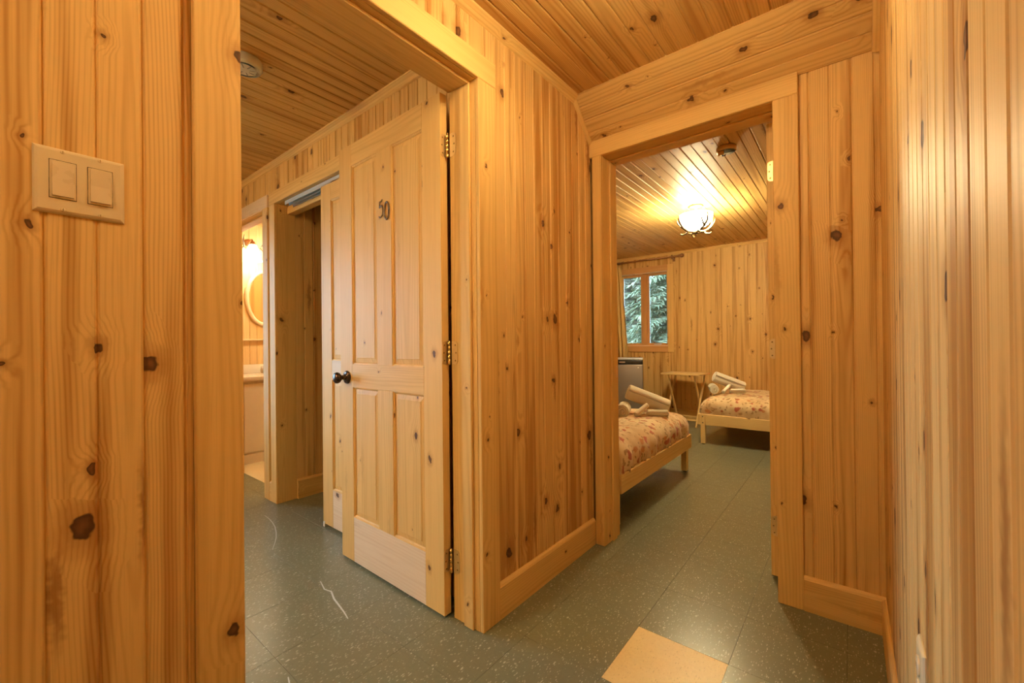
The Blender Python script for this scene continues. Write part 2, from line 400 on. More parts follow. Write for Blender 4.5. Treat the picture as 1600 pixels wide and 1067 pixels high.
CZ = 2.30                      # ceiling face
MX = -1.076                    # hall face of the left wall
FY = 2.025                     # hall face of the end wall
RX = 0.09                      # hall face of the right wall
GY = 1.225                     # entry-room face of the closet wall
BY0, BY1 = 2.190, 5.96         # bedroom front / far wall faces
BX0, BX1 = -3.10, 1.00
CROWN = [(0, 0), (.030, 0), (.030, -.006), (.022, -.012), (.014, -.018), (.009, -.028), (0, -.034)]
BASEP = [(0, 0), (.016, 0), (.016, .122), (.011, .130), (.004, .135), (0, .135)]

# ------------------------------------------------------------------ floors
def tile_me(w_, h_, mat):
    key = ('tile', round(w_, 4), round(h_, 4), mat.name); me = _cache.get(key)
    if me is None:
        c = 0.00012; a, b = w_ / 2, h_ / 2
        vs = [(-a, -b, -.003), (a, -b, -.003), (a, b, -.003), (-a, b, -.003), (-a, -b, -c), (a, -b, -c), (a, b, -c), (-a, b, -c),
              (-a + c, -b + c, 0), (a - c, -b + c, 0), (a - c, b - c, 0), (-a + c, b - c, 0)]
        fs = [(0, 1, 5, 4), (1, 2, 6, 5), (2, 3, 7, 6), (3, 0, 4, 7), (4, 5, 9, 8), (5, 6, 10, 9), (6, 7, 11, 10), (7, 4, 8, 11), (8, 9, 10, 11)]
        me = mesh('floor_tile', vs, fs, mat); _cache[key] = me
    return me
TX, TY, TS = -0.6299, 1.5237, 0.3048
def tiles(parent, x0, x1, y0, y1, mat, special=None):
    i0 = math.floor((x0 - TX) / TS); j0 = math.floor((y0 - TY) / TS)
    i = i0
    while TX + i * TS < x1 - 1e-4:
        j = j0
        while TY + j * TS < y1 - 1e-4:
            a0 = max(x0, TX + i * TS); a1 = min(x1, TX + (i + 1) * TS); b0 = max(y0, TY + j * TS); b1 = min(y1, TY + (j + 1) * TS)
            if a1 - a0 > .006 and b1 - b0 > .006:
                g = 0.0005; mm = mat
                if special and (i, j) in special: mm = special[(i, j)]
                o = link('floor_tile', tile_me(a1 - a0 - 2 * g, b1 - b0 - 2 * g, mm), Matrix.Translation(((a0 + a1) / 2, (b0 + b1) / 2, 0)), parent)
                if mm is not mat: o['label'] = 'beige replacement tile among the dark green ones'
            j += 1
        i += 1
fl = box_mesh_parts('floor', [((-1.2395, -2.3, -.12), (RX + .1, 2.19, -.0028))], M_SLAB)
tag(fl, 'dark green speckled vinyl tile floor of the hallway with one beige tile', 'floor', kind='structure')
tiles(fl, -1.2395, RX, -0.70, 2.19, T_GREEN, {(0, -1): T_BEIGE})
fl2 = box_mesh_parts('floor', [((-4.5, -2.2, -.12), (-1.2395, 2.06, -.0028))], M_SLAB)
tag(fl2, 'blue-grey speckled vinyl tile floor behind the door numbered 50', 'floor', kind='structure')
tiles(fl2, -4.35, -1.2395, -1.0, 1.34, T_GREEN)
tiles(fl2, -3.02, -1.30, 1.34, 1.95, T_GREEN)
fl3 = box_mesh_parts('floor', [((BX0 - .1, 2.19, -.12), (BX1 + .1, BY1 + .1, -.0028))], M_SLAB)
tag(fl3, 'dark green tile floor of the bedroom under the two beds', 'floor', kind='structure')
tiles(fl3, -2.46, 0.30, 2.19, BY1, T_GREEN)
fl4 = box_mesh_parts('floor', [((-4.85, 1.34, -.12), (-3.14, 3.1, -.0028))], M_SLAB)
tag(fl4, 'yellow-beige tile floor of the bathroom', 'floor', kind='structure')
tiles(fl4, -4.75, -3.15, 1.34, 3.0, T_BATH)
def scuff(pts, wd):
    vs, fs = [], []; pts = [Vector((x, y, 0.0004)) for x, y in pts]
    for i, p in enumerate(pts):
        t = (pts[min(i + 1, len(pts) - 1)] - pts[max(i - 1, 0)]).normalized(); nn = Vector((-t.y, t.x, 0)); k = wd * (0.4 + 0.6 * math.sin(math.pi * (i + .5) / len(pts))) / 2
        vs += [p + nn * k, p - nn * k, p + nn * k - Vector((0, 0, .0003)), p - nn * k - Vector((0, 0, .0003))]
    for i in range(len(pts) - 1):
        a = 4 * i; b = a + 4; fs += [(a, a + 1, b + 1, b), (a + 2, b + 2, b + 3, a + 3), (a, b, b + 2, a + 2), (a + 1, a + 3, b + 3, b + 1)]
    o = link('scuff_mark', mesh('scuff_mark', vs, fs, M_SCUFF), Matrix.Identity(4), fl2); o['label'] = 'pale scuff scratched across the tiles'
scuff([(-1.875, .935), (-1.80, .915), (-1.76, .925), (-1.70, .905), (-1.64, .895), (-1.585, .885), (-1.535, .873)], 0.007)
scuff([(-2.873, 1.083), (-2.792, 1.078), (-2.723, 1.068), (-2.648, 1.052), (-2.564, 1.025), (-2.502, 1.0), (-2.443, 0.971), (-2.364, 0.926)], 0.0045)
scuff([(-1.42, .60), (-1.37, .585), (-1.33, .56)], 0.005)

# ------------------------------------------------------------------ hall left wall (with the door opening)
OY0, OY1, OZ = 0.357, 1.133, 2.045      # door opening inside the jambs
wl = box_mesh_parts('wall_left', [((-1.200, -2.2, 0), (-1.0912, OY0 - .02, CZ)), ((-1.200, OY1 + .02, 0), (-1.0912, 2.19, CZ)), ((-1.200, OY0 - .02, OZ + .02), (-1.0912, OY1 + .02, CZ))], M_CORE)
tag(wl, 'left hallway wall of vertical knotty pine boards around the door opening', 'wall', kind='structure')
PH = 0.060
boards(wl, (MX, 0, 0), (0, 1, 0), (1, 0, 0), (0, 0, 1), -1.1, OY0 - .088, PH, CZ, P_WALL)
boards(wl, (MX, 0, 0), (0, 1, 0), (1, 0, 0), (0, 0, 1), OY1 + .098, FY, PH, CZ, P_WALL)
boards(wl, (MX, 0, 2.140), (0, 1, 0), (1, 0, 0), (0, 0, 1), OY0 - .088, OY1 + .098, PH, CZ - 2.140, P_WALL)
cr = prism('trim_1', CROWN, P_TRIM, (MX, -2.2, CZ), (1, 0, 0), (0, 0, 1), (0, 1, 0), 4.05); tag(cr, 'pine crown moulding where the left wall meets the hallway ceiling', 'trim', kind='structure')
bb = prism('baseboard_left', BASEP, P_TRIM, (MX, OY1 + .098, 0), (1, 0, 0), (0, 0, 1), (0, 1, 0), 2.008 - OY1 - .098); tag(bb, 'pine baseboard between the two doorways', 'baseboard', kind='structure')
bb = prism('baseboard_left', BASEP, P_TRIM, (MX, -2.2, 0), (1, 0, 0), (0, 0, 1), (0, 1, 0), 2.2 + OY0 - .088); tag(bb, 'pine baseboard below the double light switch', 'baseboard', kind='structure')

# door frame of the door numbered 50
fr = empty('trim_2', (-1.13, (OY0 + OY1) / 2, 0), 'pine door frame and casing around the door numbered 50', 'door frame', kind='structure')
pbox('casing', (MX, OY1, 0), (-1.058, OY1 + .098, OZ), P_TRIM, fr, 'z', .0025)
pbox('casing', (MX, OY0 - .088, 0), (-1.058, OY0, OZ), P_TRIM, fr, 'z', .0025)
pbox('casing', (MX, OY0 - .088, OZ), (-1.057, OY1 + .098, 2.140), P_TRIM, fr, 'y', .0025)
pbox('jamb', (-1.213, OY1, 0), (MX, OY1 + .019, OZ + .019), P_TRIM, fr, 'z', .001)
pbox('jamb', (-1.213, OY0 - .019, 0), (MX, OY0, OZ + .019), P_TRIM, fr, 'z', .001)
pbox('jamb', (-1.213, OY0, OZ), (MX, OY1, OZ + .019), P_TRIM, fr, 'y', .001)
pbox('door_stop', (-1.150, OY1 - .011, 0), (-1.100, OY1, OZ), P_TRIM, fr, 'z', .0025)
pbox('door_stop', (-1.150, OY0, 0), (-1.100, OY0 + .011, OZ), P_TRIM, fr, 'z', .0025)
pbox('door_stop', (-1.150, OY0 + .011, OZ - .011), (-1.100, OY1 - .011, OZ), P_TRIM, fr, 'y', .0025)
pbox('casing', (-1.219, OY0 - .08, 0), (-1.2, OY0, 2.13), P_TRIM, fr, 'z', .0025)
pbox('casing', (-1.219, OY0, OZ), (-1.2, OY1, 2.13), P_TRIM, fr, 'y', .0025)

# ------------------------------------------------------------------ hall end wall (doorway into the bedroom)
FX0, FX1, FZ = -1.008, -0.241, 2.042
we = box_mesh_parts('wall_end', [((-1.0912, FY + .0155, 0), (FX0 - .02, 2.1899, CZ)), ((FX1 + .02, FY + .0155, 0), (BX1, 2.1899, CZ)), ((FX0 - .02, FY + .0155, FZ + .02), (FX1 + .02, 2.1899, CZ)), ((BX0, 2.06, 0), (-1.2, 2.1899, CZ))], M_CORE)
tag(we, 'end wall of the hallway with the doorway to the bedroom', 'wall', kind='structure')
boards(we, (0, FY, 0), (1, 0, 0), (0, -1, 0), (0, 0, 1), FX1 + .087, RX, 0.010, 2.2, P_WALL)
fr = empty('trim_3', (-.62, 2.1, 0), 'pine door frame and casing around the bedroom doorway', 'door frame', kind='structure')
pbox('casing', (-1.060, 2.008, 0), (FX0, FY, FZ), P_TRIM, fr, 'z', .0025)
pbox('casing', (FX1, 2.008, 0), (FX1 + .087, FY, FZ), P_TRIM, fr, 'z', .0025)
pbox('casing', (-1.076, 2.007, FZ), (FX1 + .087, FY, 2.128), P_TRIM, fr, 'x', .0025)
pbox('jamb', (FX0 - .019, FY, 0), (FX0, 2.190, FZ + .019), P_TRIM, fr, 'z', .001)
pbox('jamb', (FX1, FY, 0), (FX1 + .019, 2.190, FZ + .019), P_TRIM, fr, 'z', .001)
pbox('jamb', (FX0, FY, FZ), (FX1, 2.190, FZ + .019), P_TRIM, fr, 'x', .001)
pbox('door_stop', (FX0, 2.095, 0), (FX0 + .010, 2.140, FZ), P_TRIM, fr, 'z', .0025)
pbox('door_stop', (FX1 - .010, 2.095, 0), (FX1, 2.140, FZ), P_TRIM, fr, 'z', .0025)
pbox('door_stop', (FX0 + .01, 2.095, FZ - .010), (FX1 - .01, 2.140, FZ), P_TRIM, fr, 'x', .0025)
pbox('strike_plate', (FX0 - .001, 2.150, .87), (FX0 + .0015, 2.185, .935), M_BRASSP, fr, 'z', .0005)
bb = prism('baseboard_end', BASEP, P_TRIM, (FX1 + .087, FY, 0), (0, -1, 0), (0, 0, 1), (1, 0, 0), RX - FX1 - .087); tag(bb, 'short pine baseboard at the right end of the hallway', 'baseboard', kind='structure')
# sloping soffit above the doorway
s2 = math.sqrt(.5)
sof = box_mesh_parts('ceiling_slope', [((MX, 1.862, 2.145), (RX, FY + .015, CZ))], M_CORE)
me = sof.data
vs = [(MX, 1.855, CZ + .01), (MX, 2.05, CZ + .01), (MX, 2.05, 2.128), (MX, 2.036, 2.128)]; vs = vs + [(RX, v[1], v[2]) for v in vs]
sof.data = mesh('ceiling_slope', vs, [(0, 1, 2, 3), (4, 7, 6, 5), (0, 4, 5, 1), (1, 5, 6, 2), (2, 6, 7, 3), (3, 7, 4, 0)], M_CORE)
tag(sof, 'sloping pine board soffit above the bedroom doorway', 'ceiling', kind='structure')
# board across-axis runs down the slope, length along X
for k in range(2):
    o0 = Vector((MX, 1.838, CZ)) + Vector((0, s2, -s2)) * (W * k)
    board(sof, o0, (0, s2, -s2), (0, -s2, -s2), (1, 0, 0), 0, W, RX - MX, P_CEIL)
QR = [(0, 0), (.016, 0), (.014, .008), (.008, .014), (0, .016)]
t_ = prism('trim_4', QR, P_TRIM, Vector((MX, 1.838, CZ)), (1, 0, 0), (0, -s2, -s2), (0, s2, -s2), 0.262); tag(t_, 'slanted pine quarter-round beside the sloping soffit', 'trim', kind='structure')
t_ = prism('trim_5', [(a * 1.3, b * 1.3) for a, b in QR], P_TRIM, Vector((RX, 1.838, CZ)), (-1, 0, 0), (0, -s2, -s2), (0, s2, -s2), 0.262); tag(t_, 'slanted pine strip where the soffit meets the right wall', 'trim', kind='structure')

# ------------------------------------------------------------------ hall right wall, hall ceiling, hall back wall
wr = box_mesh_parts('wall_right', [((RX + .0155, -2.3, 0), (RX + .12, FY + .0155, CZ))], M_CORE)
tag(wr, 'right hallway wall of vertical pine boards beside the camera', 'wall', kind='structure')
boards(wr, (RX, 0, 0), (0, 1, 0), (-1, 0, 0), (0, 0, 1), -1.1, FY, 0.592, CZ, P_WALL)
bb = prism('baseboard_right', [(a * .75, b) for a, b in BASEP], P_TRIM, (RX, -2.2, 0), (-1, 0, 0), (0, 0, 1), (0, 1, 0), 2.2 + FY - .016); tag(bb, 'pine baseboard along the right hallway wall', 'baseboard', kind='structure')
ce = box_mesh_parts('ceiling_hall', [((-1.2, -2.3, CZ + .0155), (RX + .12, 2.19, CZ + .12))], M_CORE)
tag(ce, 'hallway ceiling of lengthwise pine boards', 'ceiling', kind='structure')
boards(ce, (0, -1.2, CZ), (1, 0, 0), (0, 0, -1), (0, 1, 0), MX, RX, -1.005, 1.842 + 1.2, P_CEIL)
wb = box_mesh_parts('wall_back', [((-1.2, -2.3, 0), (RX + .12, -2.2, CZ))], M_SHELL); tag(wb, 'wall at the near end of the hallway behind the camera', 'wall', kind='structure')

# ------------------------------------------------------------------ entry room behind door 50: closet wall, bathroom wall, ceiling
CX0, CX1 = -3.010, -1.52        # closet opening
QX0, QX1 = -3.975, -3.208       # bathroom doorway
GZ = 2.02
wg = box_mesh_parts('wall_closet', [((-4.5, GY + .0155, 0), (QX0 - .02, 1.34, CZ)), ((QX1 + .02, GY + .0155, 0), (CX0 - .02, 1.34, CZ)), ((CX1 + .02, GY + .0155, 0), (-1.2, 1.34, CZ)), ((QX0 - .02, GY + .0155, GZ + .02), (QX1 + .02, 1.34, CZ)), ((CX0 - .02, GY + .0155, GZ + .02), (CX1 + .02, 1.34, CZ))], M_CORE)
tag(wg, 'pine board wall with the closet and bathroom openings behind door 50', 'wall', kind='structure')
PG = -2.176
boards(wg, (0, GY, GZ + .085), (1, 0, 0), (0, -1, 0), (0, 0, 1), -4.35, -1.2, PG, CZ - GZ - .085, P_WALL)
boards(wg, (0, GY, 0), (1, 0, 0), (0, -1, 0), (0, 0, 1), QX1 + .083, CX0 - .083, PG, GZ + .085, P_WALL)
boards(wg, (0, GY, 0), (1, 0, 0), (0, -1, 0), (0, 0, 1), CX1 + .083, -1.2, PG, GZ + .085, P_WALL)
boards(wg, (0, GY, 0), (1, 0, 0), (0, -1, 0), (0, 0, 1), -4.35, QX0 - .083, PG, GZ + .085, P_WALL)
t_ = prism('trim_6', CROWN, P_TRIM, (-4.35, GY, CZ), (0, -1, 0), (0, 0, 1), (1, 0, 0), 3.13); tag(t_, 'pine crown moulding above the closet', 'trim', kind='structure')
bb = prism('baseboard_closet', BASEP, P_TRIM, (QX1 + .083, GY, 0), (0, -1, 0), (0, 0, 1), (1, 0, 0), CX0 - QX1 - .166); tag(bb, 'tiny baseboard piece between closet and bathroom casings', 'baseboard', kind='structure')
def opening_frame(name, x0, x1, zt, label, stop):
    f = empty(name, ((x0 + x1) / 2, 1.28, 0), label, 'door frame', kind='structure')
    pbox('casing', (x0 - .083, 1.207, 0), (x0, GY, zt), P_TRIM, f, 'z', .0025)
    pbox('casing', (x1, 1.207, 0), (x1 + .083, GY, zt), P_TRIM, f, 'z', .0025)
    pbox('casing', (x0 - .083, 1.206, zt), (x1 + .083, GY, zt + .085), P_PALE_SHEEN if stop else P_TRIM, f, 'x', .0025)
    pbox('jamb', (x0 - .019, GY, 0), (x0, 1.342, zt + .019), P_TRIM, f, 'z', .001)
    pbox('jamb', (x1, GY, 0), (x1 + .019, 1.342, zt + .019), P_TRIM, f, 'z', .001)
    pbox('jamb', (x0, GY, zt), (x1, 1.342, zt + .019), P_TRIM, f, 'x', .001)
    if stop:
        pbox('door_stop', (x0, 1.265, 0), (x0 + .010, 1.305, zt), P_TRIM, f, 'z', .002)
        pbox('door_stop', (x1 - .010, 1.265, 0), (x1, 1.305, zt), P_TRIM, f, 'z', .002)
        pbox('door_stop', (x0 + .01, 1.265, zt - .010), (x1 - .01, 1.305, zt), P_TRIM, f, 'x', .002)
        pbox('strike_plate', (x0 - .001, 1.312, .868), (x0 + .0016, 1.341, .930), M_BRASSP, f, 'z', .0005)
    return f
fc = opening_frame('trim_7', CX0, CX1, GZ, 'pine casing around the closet with sliding doors', False)
pbox('header_strip', (CX0, 1.292, GZ - .055), (CX1, 1.342, GZ), P_TRIM, fc, 'x', .002)
opening_frame('trim_8', QX0, QX1, GZ, 'pine casing around the bathroom doorway', True)
tr = empty('sliding_track', (-2.26, 1.26, GZ), 'aluminium sliding door track under the closet head', 'track')
pbox('rail', (CX0 + .10, 1.234, GZ - .004), (CX1, 1.288, GZ), M_ALU, tr, 'x', .0005)
for yy in (1.234, 1.260, 1.286): pbox('flange', (CX0 + .10, yy, GZ - .026), (CX1, yy + .002, GZ - .004), M_ALU, tr, 'x', .0003)
# closet interior
wc = box_mesh_parts('wall_closet_left', [((-3.14, 1.34, 0), (-3.0255, 2.06, CZ))], M_CORE); tag(wc, 'left side wall inside the closet', 'wall', kind='structure')
boards(wc, (-3.010, 0, 0), (0, 1, 0), (1, 0, 0), (0, 0, 1), 1.343, 1.95, 1.337, CZ, P_WALL)
bb = prism('baseboard_closet_left', BASEP, P_TRIM, (-3.010, 1.343, 0), (1, 0, 0), (0, 0, 1), (0, 1, 0), .607); tag(bb, 'pine baseboard on the side wall inside the closet', 'baseboard', kind='structure')
wc = box_mesh_parts('wall_closet_back', [((-3.14, 1.9655, 0), (-1.2, 2.06, CZ))], M_CORE); tag(wc, 'back wall inside the closet', 'wall', kind='structure')
boards(wc, (0, 1.95, 0), (1, 0, 0), (0, -1, 0), (0, 0, 1), -3.010, -1.30, -3.01, CZ, P_WALL)
wc = box_mesh_parts('wall_closet_right', [((-1.30, 1.34, 0), (-1.2, 1.9655, CZ))], M_CORE); tag(wc, 'right side wall inside the closet', 'wall', kind='structure')
# entry ceiling
ce = box_mesh_parts('ceiling_entry', [((-4.9, -2.2, CZ + .0155), (-1.2, 3.1, CZ + .12))], M_CORE); tag(ce, 'board ceiling over the room behind door 50', 'ceiling', kind='structure')
boards(ce, (0, -1.9, CZ), (1, 0, 0), (0, 0, -1), (0, 1, 0), -4.35, -1.2, -1.78, GY + 1.9, P_CEIL)
boards(ce, (0, 1.34, CZ), (1, 0, 0), (0, 0, -1), (0, 1, 0), -4.75, -3.15, -1.78, 1.66, P_CEIL)
# entry left wall and window wall (outside the frame)
NY0, NY1, NZ0, NZ1 = -.75, .72, 0.45, 2.05
we2 = box_mesh_parts('wall_entry_left', [((-4.5, -2.2, 0), (-4.35, NY0, CZ)), ((-4.5, NY1, 0), (-4.35, GY + .0155, CZ)), ((-4.5, NY0, 0), (-4.35, NY1, NZ0)), ((-4.5, NY0, NZ1), (-4.35, NY1, CZ))], P_TRIM); tag(we2, 'left wall of the room behind door 50 with its window', 'wall', kind='structure')
we3 = box_mesh_parts('wall_entry_front', [((-4.5, -2.05, 0), (-1.2, -1.9, CZ))], P_TRIM); tag(we3, 'front wall of the room behind door 50', 'wall', kind='structure')
wn = empty('window_2', (-4.43, (NY0 + NY1) / 2, NZ0), 'wide window lighting the room behind door 50', 'window', kind='structure'); NM = (NY0 + NY1) / 2
for y0, y1 in ((NY0, NY0 + .05), (NY1 - .05, NY1), (NM - .03, NM + .03)): pbox('stile', (-4.46, y0, NZ0), (-4.41, y1, NZ1), P_RED, wn, 'z')
for z0, z1 in ((NZ0, NZ0 + .05), (NZ1 - .05, NZ1)):
    for y0, y1 in ((NY0 + .05, NM - .03), (NM + .03, NY1 - .05)): pbox('rail', (-4.46, y0, z0), (-4.41, y1, z1), P_RED, wn, 'y')
for y0, y1 in ((NY0 + .05, NM - .03), (NM + .03, NY1 - .05)): pbox('pane', (-4.437, y0, NZ0 + .05), (-4.433, y1, NZ1 - .05), M_GLASS, wn, 'z', 0)

# ------------------------------------------------------------------ panel doors
def sweep_frame(name, x0, x1, z0, z1, prof, mat, mw, parent):
    """mitred moulding around a rectangle: prof = (inset, depth) list; local door frame X across, Y depth, Z up"""
    vs, fs = [], []; n = len(prof)
    for s, d in prof:
        vs += [(x0 + s, d, z0 + s), (x1 - s, d, z0 + s), (x1 - s, d, z1 - s), (x0 + s, d, z1 - s)]
    for j in range(n - 1):
        for i in range(4): fs.append((4 * j + i, 4 * j + (i + 1) % 4, 4 * (j + 1) + (i + 1) % 4, 4 * (j + 1) + i))
    return link(name, mesh(name, vs, fs, mat), mw, parent)
def panel_mesh(pw, ph, mat):
    key = ('panel', round(pw, 4), round(ph, 4), mat.name); me = _cache.get(key)
    if me is None:
        a, b = pw / 2, ph / 2; vs, fs = [], []
        def ring(s, d): vs.extend([(-a + s, d, -b + s), (a - s, d, -b + s), (a - s, d, b - s), (-a + s, d, b - s)])
        ring(-.006, .012); ring(.030, .0065); ring(.032, .0050)
        ring(.032, .030); ring(.030, .0285); ring(-.006, .023)
        for j in (0, 1, 3, 4):
            for i in range(4): fs.append((4 * j + i, 4 * j + (i + 1) % 4, 4 * (j + 1) + (i + 1) % 4, 4 * (j + 1) + i))
        fs += [(8, 9, 10, 11), (12, 13, 14, 15)]
        for i in range(4): fs.append((i, (i + 1) % 4, 20 + (i + 1) % 4, 20 + i))
        me = mesh('panel', vs, fs, mat); _cache[key] = me
    return me
def lbox(name, a, b, mat, mw, parent, grain='z', bev=.0012):
    return pbox(name, a, b, mat, parent, grain, bev, rot=mw)
def panel_door(root, mw, dw, dh, flip=False, pale=False):
    """local frame: X from free edge (0) to hinge edge (dw), Y into the door (0..035), Z up"""
    T = .035; sw = .112; mu = .112; pw = (dw - 2 * sw - mu) / 2
    z1, z2, z3, z4 = .216, .848, .958, dh - .105
    rails = ((0, z1), (z2, z3), (z4, dh))
    lbox('stile', (0, 0, 0), (sw, T, dh), P_DOOR, mw, root); lbox('stile', (dw - sw, 0, 0), (dw, T, dh), P_DOOR, mw, root)
    for i, (a, b) in enumerate(rails):
        o = lbox('rail', (sw, 0, a), (dw - sw, T, b), P_PALE_SHEEN if (i == 0 or (pale and i == 1)) else P_DOOR, mw, root, 'x')  # bottom and closet lock rails: daylight sheen put into the wood colour
        if i == 0: o['label'] = 'bottom rail of the door, daylight sheen painted into its paler colour'
    for a, b in ((z1, z2), (z3, z4)):
        lbox('mullion', (sw + pw, 0, a), (sw + pw + mu, T, b), P_DOOR, mw, root)
        for x0 in (sw, sw + pw + mu):
            m = mw @ Matrix.Translation((x0 + pw / 2, 0, (a + b) / 2))
            p = link('panel', panel_mesh(pw, b - a, P_DOOR), m, root)
            mm = mw
            sweep_frame('moulding', x0, x0 + pw, a, b, [(-.002, .0002), (.001, .0002), (.002, .003), (.006, .0042), (.009, .0075), (.011, .0125)], P_DOOR, mm, p)
def hinge(root, mw, z, label='brass butt hinge'):
    """local: barrel axis Z at origin; leaf A along +X, leaf B along -X in the plane facing -Y"""
    m = mw @ Matrix.Translation((0, 0, z)); h = .089
    b = None
    prof = []
    for i in range(5):
        a0 = -h / 2 + i * h / 5; prof += [(.0052, a0 + .0004), (.0052, a0 + h / 5 - .0006), (.0044, a0 + h / 5 - .0003), (.0044, a0 + h / 5 + .0001)]
    b = lathe('hinge', [(0.001, -h / 2 - .003), (.0046, -h / 2 - .0015)] + prof + [(.0046, h / 2 + .0015), (.001, h / 2 + .003)], M_BRASS, m, root, 12)
    b['label'] = label
    return b, m
def leaf(parent, m, x0, x1, mat=M_BRASSP):
    h = .089; r = .014; pts = []
    out = x1 if abs(x1) > abs(x0) else x0; inn = x0 if out == x1 else x1; sg = 1 if out > inn else -1
    pts = [(inn, -h / 2)]
    for k in range(7):
        t = -math.pi / 2 + k * math.pi / 12; pts.append((out - sg * r + sg * r * math.cos(t), -h / 2 + r + r * math.sin(t)))
    for k in range(7):
        t = k * math.pi / 12; pts.append((out - sg * r + sg * r * math.cos(t), h / 2 - r + r * math.sin(t)))
    pts.append((inn, h / 2)); n = len(pts)
    vs = [(a, 0, b) for a, b in pts] + [(a, .002, b) for a, b in pts]
    fs = [tuple(range(n)), tuple(range(n, 2 * n))[::-1]] + [(i, (i + 1) % n, (i + 1) % n + n, i + n) for i in range(n)]
    o = link('leaf', mesh('leaf', vs, fs, mat), m, parent)
    mid = inn + (out - inn) * .62
    for a, b in ((mid, -.030), (mid + (out - inn) * .12, 0), (mid, .030)):
        lathe('screw', [(.0005, .0006), (.0026, .0006), (.0034, 0), (.0034, -.0008)], M_SCREW, m @ Matrix.Translation((a, 0, b)) @ Matrix.Rotation(math.pi / 2, 4, 'X'), parent, 10)
    return o

# door numbered 50, swung open into the entry room
hx, hy = -1.2326, 1.100; ang = math.atan2(1.1123 - 1.100, -(-2.0022 - hx)); DW = .7697
d50 = empty('door_1', (hx, hy, 0.012), 'open four-panel pine door with the number 50 and a bronze knob', 'door', kind='structure')
ux = Vector((math.cos(ang), -math.sin(ang), 0)); uy = Vector((math.sin(ang), math.cos(ang), 0))
mw = Matrix.Identity(4)
for i in range(3): mw[i][0] = ux[i]; mw[i][1] = uy[i]; mw[i][2] = (0, 0, 1)[i]
mw.translation = Vector((hx, hy, .012)) - ux * DW
DM = mw.copy()
panel_door(d50, mw, DW, 2.03)
# knob
kz = .905 - .012
km = mw @ Matrix.Translation((.062, 0, kz)) @ Matrix.Rotation(math.pi / 2, 4, 'X')
kn = lathe('knob', [(.001, 0), (.0325, 0), (.0325, .003), (.030, .007), (.022, .010), (.0125, .013), (.0115, .030), (.015, .036), (.0235, .042), (.0275, .050), (.0275, .056), (.024, .063), (.016, .067), (.001, .0685)], M_BRONZE, km, d50, 36); kn['label'] = 'dark oil-rubbed bronze door knob'
# number 50: hand-shaped strokes
def stroke(name, pts, rx, parent, mw):
    V, F = tube_geo([Vector((x, y, z)) for x, y, z in pts], rx, 8)
    V = [Vector((v.x, v.y * 0.6, v.z)) for v in V]
    return link(name, mesh(name, V, F, M_BRONZE2, True), mw, parent)
nm = mw @ Matrix.Translation((.372, -.004, 1.670 - .012))
h5 = [(.010, 0, .041), (.000, 0, .033), (-.011, 0, .034), (-.012, 0, .022), (-.0125, 0, .006)]
stroke('digit', h5, [.0022, .0036, .0040, .0040, .0036], d50, nm)['label'] = 'bronze digit 5 upper stroke'
h5b = [(-.0125, 0, .006), (-.004, 0, .015), (.006, 0, .014), (.013, 0, .003), (.014, 0, -.012), (.009, 0, -.027), (.000, 0, -.035), (-.010, 0, -.036), (-.017, 0, -.031)]
stroke('digit', h5b, [.003, .0036, .0042, .0044, .0044, .0042, .004, .0038, .003], d50, nm)['label'] = 'bronze digit 5 lower bowl'
nm0 = mw @ Matrix.Translation((.372 + .042, -.004, 1.655 - .012))
ring0 = [(.017 * math.cos(t), 0, .038 * math.sin(t)) for t in [2 * math.pi * i / 24 for i in range(25)]]
stroke('digit', ring0, .0042, d50, nm0)['label'] = 'bronze digit 0'
# hinges of door 50: leaf on the door edge faces +X, leaf on the jamb faces -Y
for z in (1.839, 1.030, 0.222):
    b, m = hinge(d50, Matrix.Translation((-1.2195, 1.1255, 0)), z)
    leaf(b, Matrix.Translation((-1.2135, OY1 - .0021, z)), .002, .034)                      # jamb leaf
    leaf(b, Matrix.Translation((-1.2305, 1.1285, z)) @ Matrix.Rotation(math.pi / 2, 4, 'Z'), -.001, -.027)  # edge leaf
# bedroom door, folded back against the bedroom wall: only its hinge edge shows
db = empty('door_2', (-.252, 2.200, .014), 'bedroom door swung open so that only its hinge edge shows', 'door', kind='structure')
mb = Matrix.Identity(4)
a2 = math.radians(2.0)
mb = Matrix.Translation((-.288, 2.200, .014)) @ Matrix.Rotation(math.radians(90) + a2, 4, 'Z') @ Matrix.Translation((0, -.035, 0))
panel_door(db, mb, .76, 2.025)
for z in (1.822, 1.028, .237):
    lf = leaf(db, Matrix.Translation((-.2615, 2.1985, z)), .004, -.0235); lf.name = 'hinge_leaf'
# closet sliding doors
for i, (x0, yy) in enumerate(((-2.432, 1.236), (-2.29, 1.276))):
    cd = empty('door_3', (x0 + .38, yy, .018), ['front sliding four-panel pine closet door half hidden by door 50', 'rear sliding pine closet door stacked behind the front one'][i], 'door', kind='structure')
    if i == 1: pbox('stile', (x0, yy, .018), (x0 + .76, yy + .012, 1.985), P_DOOR, cd, 'z')
    else:
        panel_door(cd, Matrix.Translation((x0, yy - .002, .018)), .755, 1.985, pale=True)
        pbox('floor_guide', (x0 + .004, yy - .006, 0.0), (x0 + .022, yy + .02, .030), M_WHITEP, cd, 'z', .002)

